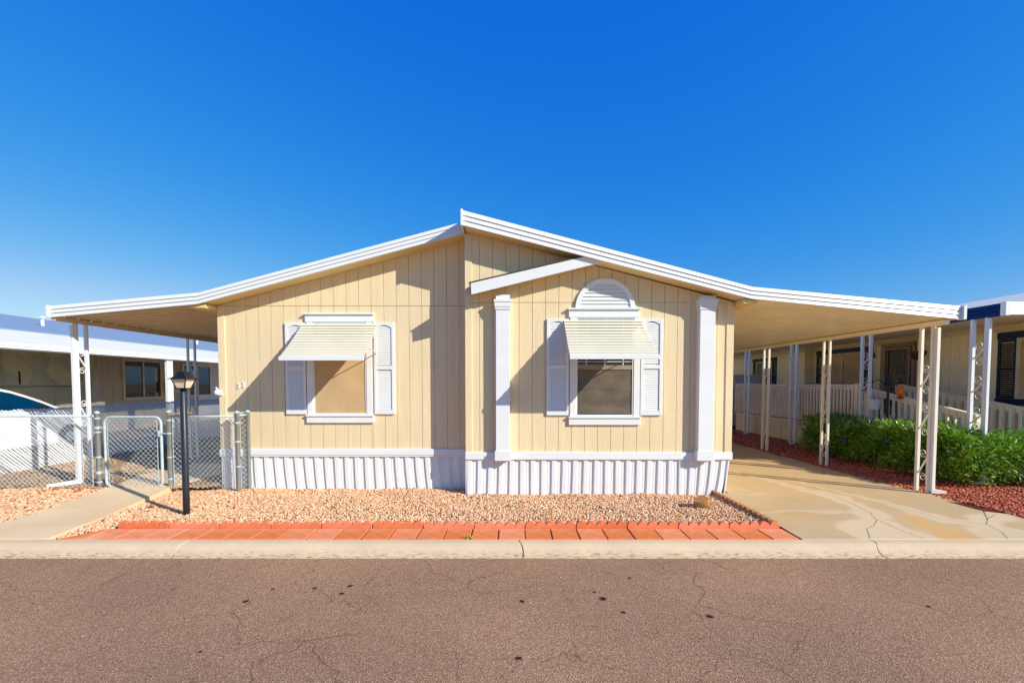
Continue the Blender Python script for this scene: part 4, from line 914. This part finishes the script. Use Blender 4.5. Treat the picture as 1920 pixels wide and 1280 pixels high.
# porch awning with posts
ra = thing('porch_awning', 'beige home porch awning with blue side fascia and white posts', 'awning', (8, 12, .04))
b = MB(); b.hexa([(7.92, 7.36, 2.83), (10.2, 7.36, 2.92), (10.2, 22, 2.92), (7.92, 22, 2.83), (7.92, 7.36, 2.86), (10.2, 7.36, 2.95), (10.2, 22, 2.95), (7.92, 22, 2.86)]); b.build('roof_pan', 'soffit', ra)
b = MB(); prf = []
for k in range(3): prf += [(0, 3.02-k*.065), (-.02, 3.02-(k+.92)*.065)]
prf += [(0, 2.815), (.035, 2.815), (.035, 3.02)]
b.prism([(7.90+dx, 0, z) for dx, z in prf], (0, 7.36, 0), (0, 22, 0)); b.build('side_fascia', 'fascia_blue', ra)
b = MB(); b.prism([(0, 7.34+dx, z) for dx, z in prf], (7.92, 0, 0), (16.2, 0, 0)); b.box(7.865, 7.925, 7.30, 7.385, 2.81, 3.03); b.build('front_fascia', 'metal_white', ra)
for ya in (7.60, 10.06, 12.66, 15.18):
    post_pair(7.90, ya, ya+.24, .04, 2.815, ra, 'metal_white', .055, scrolls=((.95, 1.22), (1.48, 1.75), (2.05, 2.32)), downspout=(7.875, ya-.045, 7.72, ya-.08) if ya in (12.66, 15.18, 7.60) else None, scr_m='post')
# deck
dk = thing('deck', 'raised beige deck with baluster railing and access ramp beside the beige home', 'deck', (8.2, 13, .04))
MB().box(8.14, 9.98, 10.75, 16.5, .04, .62).build('skirt', 'deck', dk)
MB().box(8.10, 9.97, 10.7, 16.55, .622, .66).build('deck_floor', 'rail', dk, bevel=.004)
b = MB()
for k in range(4): b.box(8.12, 8.135, 10.9+k*1.4, 12.26+k*1.4, .06, .60)
b.build('skirt_panel', 'deck', dk)
def railing(X, ya, yb, za, zb, h=1.0, gap=.13, post=(), bw=.04):
    b = MB(); f = lambda y: za+(zb-za)*(y-ya)/(yb-ya)
    def rail_(dz0, dz1, hw): b.hexa([(X-hw, ya, za+dz0), (X+hw, ya, za+dz0), (X+hw, yb, zb+dz0), (X-hw, yb, zb+dz0), (X-hw, ya, za+dz1), (X+hw, ya, za+dz1), (X+hw, yb, zb+dz1), (X-hw, yb, zb+dz1)])
    rail_(h-.04, h, .045); rail_(h-.13, h-.045, .02); rail_(.08, .16, .02)
    y = ya+.05
    while y < yb-.04:
        b.box(X-.022-bw, X-.022, y, y+bw, f(y)+.02, f(y)+h-.05); y += gap
    for y in post: b.box(X+.022, X+.11, y, y+.09, f(y)-.05, f(y)+h-.045)
    return b
railing(8.14, 10.75, 16.5, .70, .70, 1.0, .125, (10.8, 12.6, 14.4, 16.35)).build('railing', 'rail', dk, bevel=.004)
MB().box(8.09, 8.2, 10.66, 10.75, .1, 1.72).build('newel_post', 'rail', dk, bevel=.004)
b = MB(); b.hexa([(8.2, 7.9, .14), (9.5, 7.9, .14), (9.5, 10.7, .60), (8.2, 10.7, .60), (8.2, 7.9, .19), (9.5, 7.9, .19), (9.5, 10.7, .655), (8.2, 10.7, .655)]); b.build('ramp', 'rail', dk)
railing(8.16, 7.95, 10.66, .20, .68, .98, .15, (8.0, 9.2, 10.5)).build('railing', 'rail', dk, bevel=.004)
railing(9.45, 7.95, 10.95, .24, .70, .98, .17, (8.0, 9.3, 10.75), .06).build('railing', 'rail', dk, bevel=.004)
MB().box(9.4, 9.5, 11.0, 11.1, .66, 1.7).box(9.46, 9.5, 10.95, 11.25, 1.5, 1.68).build('newel_post', 'rail', dk, bevel=.004)
# bench with cushions on the deck
bn = thing('bench', 'cushioned bench with its back against the deck railing', 'bench', (8.6, 12.3, .66))
b = MB(); b.box(8.32, 8.95, 11.3, 13.1, 1.02, 1.08); b.box(8.30, 8.36, 11.3, 13.1, .68, 1.62)
for yy in (11.3, 13.04):
    b.box(8.34, 8.40, yy, yy+.06, .66, 1.05); b.box(8.88, 8.94, yy, yy+.06, .66, 1.05)
b.build('bench_frame', 'taupe', bn)
for k in range(2): MB().box(8.37, 8.53, 11.33+k*.88, 12.18+k*.88, 1.10, 1.73).build('back_cushion', 'cushion', bn, bevel=.06)
for k in range(2): MB().box(8.54, 8.95, 11.33+k*.88, 12.18+k*.88, 1.085, 1.2).build('seat_cushion', 'cushion', bn, bevel=.03)
# shed far back
sh = thing('shed', 'pale metal storage shed at the far end of the driveway', 'shed', (8.9, 19, .04))
MB().box(7.3, 9.9, 17.9, 21, .04, 2.0).build('wall', 'shed', sh); MB().box(7.25, 9.95, 17.85, 21.05, 2.0, 2.06).build('roof', 'coolroof', sh)
MB().box(8.2, 9.3, 17.87, 17.9, .1, 1.9).build('door', 'shed', sh, bevel=.004)
# shepherd hook with two feeders, pot, hanging basket
hk = thing('shepherd_hook', 'black shepherd hook rising from the hedge in front of the deck', 'garden hook', (7.98, 9.7, .04))
X, Y = 7.98, 9.66
b = MB(); b.tube([(X, Y, 0), (X, Y, 1.88)], .022, 8); b.lathe((X, Y, 1.80), [(.03, 0), (.05, .03), (.04, .08), (.005, .14)], 10)
b.build('pole', 'black', hk)
b = MB()
for s_, L_ in ((1, .62), (-1, .30)):
    pts = [(X-s_*.004*0, Y+s_*L_*t, 1.62+.20*math.sin(math.pi*min(1, t*1.1)) - .04*t) for t in [k/12 for k in range(13)]]
    b.tube(pts, .010, 6); e = pts[-1]; b.tube([e, (e[0], e[1]+s_*.03, e[2]-.03), (e[0], e[1]+s_*.02, e[2]-.06)], .008, 6)
b.build('arm', 'black', hk)
fd = thing('bird_feeder', 'orange bird feeder hanging on the near arm of the black hook', 'bird feeder', (X, Y-.31, 1.35))
MB().lathe((X, Y-.31, 1.47), [(.02, 0), (.065, .02), (.075, .09), (.05, .17), (.02, .2)], 12).build('bottle', 'feeder_orange', fd, smooth=True)
MB().lathe((X, Y-.31, 1.42), [(.02, -.02), (.06, .0), (.06, .03), (.02, .05)], 12).tube([(X, Y-.31, 1.66), (X, Y-.32, 1.72)], .004, 5).build('feeder_base', 'feeder_red', fd)
fd = thing('hummingbird_feeder', 'small red glass feeder hanging on the far arm of the black hook', 'bird feeder', (X, Y+.62, 1.5))
MB().lathe((X, Y+.62, 1.54), [(.02, 0), (.09, .01), (.10, .04), (.04, .06), (.02, .09)], 12).build('dish', 'feeder_red', fd)
MB().tube([(X, Y+.62, 1.62), (X, Y+.63, 1.66)], .005, 5).build('hanger', 'black', fd)
pt = thing('plant_pot', 'white plastic pot hanging on the porch post above the hedge', 'plant pot', (7.84, 9.85, 1.15))
MB().lathe((7.84, 9.86, 1.16), [(.10, 0), (.105, .01), (.135, .19), (.15, .19), (.15, .22), (.135, .22), (.12, .20), (.02, .19)], 20).build('pot', 'pot', pt, smooth=False)
MB().tube([(7.84, 9.72, 1.37), (7.87, 9.9, 1.5), (7.88, 10.03, 1.42)], .005, 5).build('hanger', 'galv', pt)
hb = thing('hanging_basket', 'dark bronze bowl basket hanging under the porch awning', 'hanging basket', (9.7, 10.95, 2.3))
MB().lathe((9.7, 10.92, 2.42), [(.02, -.14), (.10, -.11), (.16, 0), (.17, .07), (.15, .07), (.08, -.05)], 18).build('bowl', 'bronze', hb)
MB().tube([(9.54, 10.92, 2.49), (9.7, 10.92, 2.88)], .004, 4).tube([(9.86, 10.92, 2.49), (9.7, 10.92, 2.88)], .004, 4).build('chain', 'bronze', hb)
pl = thing('potted_plant', 'small bright green potted plant on the deck by the door', 'potted plant', (9.2, 10.95, .66))
MB().lathe((9.2, 11.1, .67), [(.1, 0), (.14, .3), (.15, .3), (.13, .28)], 12).build('pot', 'pot', pl)

# ---------------------------------------------------------------- leaves (hedge, plant, weeds)
def leaves(name, P, D, size, m, parent, seed=2, wid=.26, rndv=None):
    """lance leaves: folded 4-triangle blades at P pointing along D"""
    rg = np.random.default_rng(seed); n = len(P); D = D/np.linalg.norm(D, axis=1)[:, None]
    up = rg.normal(0, .5, (n, 3))+np.array([0, 0, 1.0]); S = np.cross(D, up); S /= np.linalg.norm(S, axis=1)[:, None]; U = np.cross(S, D)
    L_ = rg.uniform(*size, n)[:, None]; W = L_*wid*rg.uniform(.8, 1.2, (n, 1))
    v = [P, P+D*L_*.45+S*W*.5+U*L_*.03, P+D*L_-U*L_*.16, P+D*L_*.45-S*W*.5+U*L_*.03, P+D*L_*.5-U*L_*.02]
    V = np.stack(v, 1); F0 = np.array([(0, 1, 4), (1, 2, 4), (2, 3, 4), (3, 0, 4)]); F = F0[None]+(np.arange(n)*5)[:, None, None]
    rr = rg.uniform(0, 1, n) if rndv is None else rndv
    off = np.array(parent.location) if parent is not None else 0
    return rawmesh(name, V.reshape(-1, 3)-off, F.reshape(-1, 3), np.repeat(rr, 4), m, parent)
hg = thing('hedge', 'low leafy green hedge with violet flowers in front of the deck and ramp', 'hedge', (7.6, 9, .04))
rg = np.random.default_rng(11)
def hedge_pts(n, x0, x1, y0, y1, ztop):
    P = []
    while len(P) < n:
        x, y, q = rg.uniform(x0, x1), rg.uniform(y0, y1), rg.uniform(0, 1)
        zt = ztop*(1+.05*math.sin(y*2.3+x)+.04*math.sin(y*6.1+x*5)+.04*math.sin(x*13))
        z = .08+q**.75*(zt-.08)
        # rounded envelope
        ex = min(x-x0, x1-x, y-y0, y1-y)
        bulge = .10+.14*((z/zt)**2) + (.10 if z < .2 else 0)
        core_ = min(ex-bulge*.6, zt-z)
        if ex < bulge*.6*(1+.7*math.sin(y*7+z*9)): continue
        if core_ > .22 and rg.uniform() > .12: continue
        P.append((x, y, z+.04))
    return np.array(P)
HP = np.concatenate([hedge_pts(21000, 7.0, 8.12, 7.55, 11.2, .86), hedge_pts(14000, 7.10, 9.9, 7.05, 7.95, .80), hedge_pts(2200, 7.25, 8.1, 10.9, 11.6, .80)])
ctr = np.array([7.6, 0, .35]); D = np.zeros_like(HP); D[:, 0] = (HP[:, 0]-7.6)*1.0; D[:, 1] = rg.normal(0, .6, len(HP)) - (HP[:, 1] < 7.9)*.5; D[:, 2] = (HP[:, 2]-.35)*1.2+.25; D += rg.normal(0, .55, D.shape)
b = MB(); rr = random.Random(4)
for k in range(90):
    x, y = rr.uniform(7.3, 8.0), rr.uniform(7.7, 11.4)
    b.tube([(x, y, 0), (x+rr.uniform(-.08, .08), y+rr.uniform(-.08, .08), .35), (x+rr.uniform(-.2, .2), y+rr.uniform(-.2, .2), .72)], .007, 4, r2=.003)
for k in range(30):
    x, y = rr.uniform(8.1, 9.4), rr.uniform(7.45, 7.85); b.tube([(x, y, 0), (x+rr.uniform(-.1, .1), y, .6)], .006, 4, r2=.003)
b.build('stems', 'twig', hg, fix=False)
# paler shoots standing out of the top
n = 420; SP = np.stack([rg.uniform(7.1, 8.05, n), rg.uniform(7.6, 9.6, n), rg.uniform(.82, .98, n)], 1); SD = rg.normal(0, .35, (n, 3)); SD[:, 2] += 1
leaves('foliage', np.concatenate([HP, SP]), np.concatenate([D, SD]), (.06, .12), 'leaf', hg, rndv=np.concatenate([rg.uniform(0, 1, len(HP)), rg.uniform(.75, 1, n)]))
for i, (x, y, z) in enumerate([(7.08, 8.6, .62), (7.5, 8.0, .93), (7.75, 7.9, .98), (7.9, 7.52, .86), (7.35, 9.3, .93), (8.3, 7.35, .80), (7.02, 9.6, .5), (7.2, 10.2, .9)]):
    b = MB()
    for k in range(5):
        a = 2*math.pi*k/5+i; c, s_ = math.cos(a), math.sin(a); q = .024
        b.hexa([(x, y, z), (x+q*math.cos(a-.5), y-.01, z+q*math.sin(a-.5)), (x+1.6*q*c, y-.014, z+1.6*q*s_), (x+q*math.cos(a+.5), y-.01, z+q*math.sin(a+.5)), (x, y+.003, z), (x+q*math.cos(a-.5), y-.007, z+q*math.sin(a-.5)), (x+1.6*q*c, y-.011, z+1.6*q*s_), (x+q*math.cos(a+.5), y-.007, z+q*math.sin(a+.5))])
    b.build('flower', 'petal', hg, fix=False)
P = np.array([(9.2, 11.1, .98)]*60)+rg.normal(0, .04, (60, 3)); D = rg.normal(0, .6, (60, 3)); D[:, 2] += .7
M['leafb'] = grainmat('bright_leaf', [lin(110, 160, 40), lin(160, 200, 60)], .5)
leaves('foliage', P, D, (.12, .22), 'leafb', pl, seed=31)
M['weedleaf'] = grainmat('weed_leaf', [lin(96, 128, 36), lin(140, 160, 60), lin(170, 168, 80)], .6)
WG = 'small weeds in the gravel'
weeds = [(-6.60, 7.16, 'by the foot of the left gate post'), (-2.47, 6.22, 'in the middle of the gravel below the left window'), (-1.95, 6.12, 'right of the gravel centre below the left window'), (-2.59, 5.44, 'against the scalloped edging left of centre'), (-4.0, 5.82, 'just right of the lamp post foot'), (2.55, 5.40, 'between the scalloped edging and pavers near the driveway'), (-.5, 4.99, 'in the paver joint along the kerb at centre'), (6.50, 7.0, 'at the foot of the front carport post'), (6.48, 5.9, 'at the driveway edge in the red lava rock nearer the street'), (6.47, 6.25, 'at the driveway edge in the red lava rock nearer the carport post'), (1.05, 6.3, 'in the gravel below the right window')]
for i, (x, y, d) in enumerate(weeds):
    n = 26; P = np.stack([rg.normal(0, .035, n), rg.normal(0, .02, n), np.full(n, .0)], 1); D = rg.normal(0, .7, (n, 3)); D[:, 2] = abs(D[:, 2])+.35
    o = leaves('weed', P*np.array([.6, .6, 1]), D, (.02, .05), 'weedleaf', None, seed=50+i, wid=.22); o.location = (x, y, .012 if x < 6 else .035)
    tag(o, 'small green weed '+d, 'weed', WG)
for i, (x, y, d) in enumerate([(-7.13, 7.06, 'on the gravel left of the gate post'), (-6.70, 6.98, 'beside the walkway below the gate post'), (-5.02, 6.275, 'on the gravel between walkway and lamp post'), (2.54, 5.84, 'on the gravel in front of the brown rock')]):
    b = MB(); pts = []
    for k in range(10):
        a = 2*math.pi*k/10; rr_ = .05*(1+.35*math.cos(2*a)); pts.append((rr_*math.cos(a), rr_*.6*math.sin(a), .012*math.sin(3*a)))
    b.prism(pts, (0, 0, .0), (0, 0, .004)); o = b.build('fallen_leaf', 'leaf_orange'); o.location = (x, y, .035 if i < 2 else .022); o.location.z += .05 if i < 2 else 0; o.rotation_euler = (R(12), R(-10), i*1.3)
    tag(o, 'curled orange dead leaf '+d, 'leaf', 'dead leaves on the gravel')
# rock
bm = bmesh.new(); bmesh.ops.create_icosphere(bm, subdivisions=3, radius=1.0)
rr = random.Random(9); cuts = [Vector((rr.uniform(-1, 1), rr.uniform(-1, 1), rr.uniform(-.3, 1))).normalized() for _ in range(11)]
for v in bm.verts:
    for c in cuts:
        d = v.co.dot(c)
        if d > .60: v.co -= c*(d-.60)
    v.co += Vector((rr.uniform(-1, 1), rr.uniform(-1, 1), rr.uniform(-1, 1)))*.008
    v.co = Vector((v.co.x*.17, v.co.y*.13, v.co.z*.135))
me = bpy.data.meshes.new('rock'); bm.to_mesh(me); bm.free(); me.materials.append(M['rock']); o = bpy.data.objects.new('rock', me); C.objects.link(o); o.location = (2.69, 6.28, .05); o.rotation_euler = (0, R(12), R(20))
tag(o, 'lichened brown rock lying in the gravel near the driveway corner', 'rock')
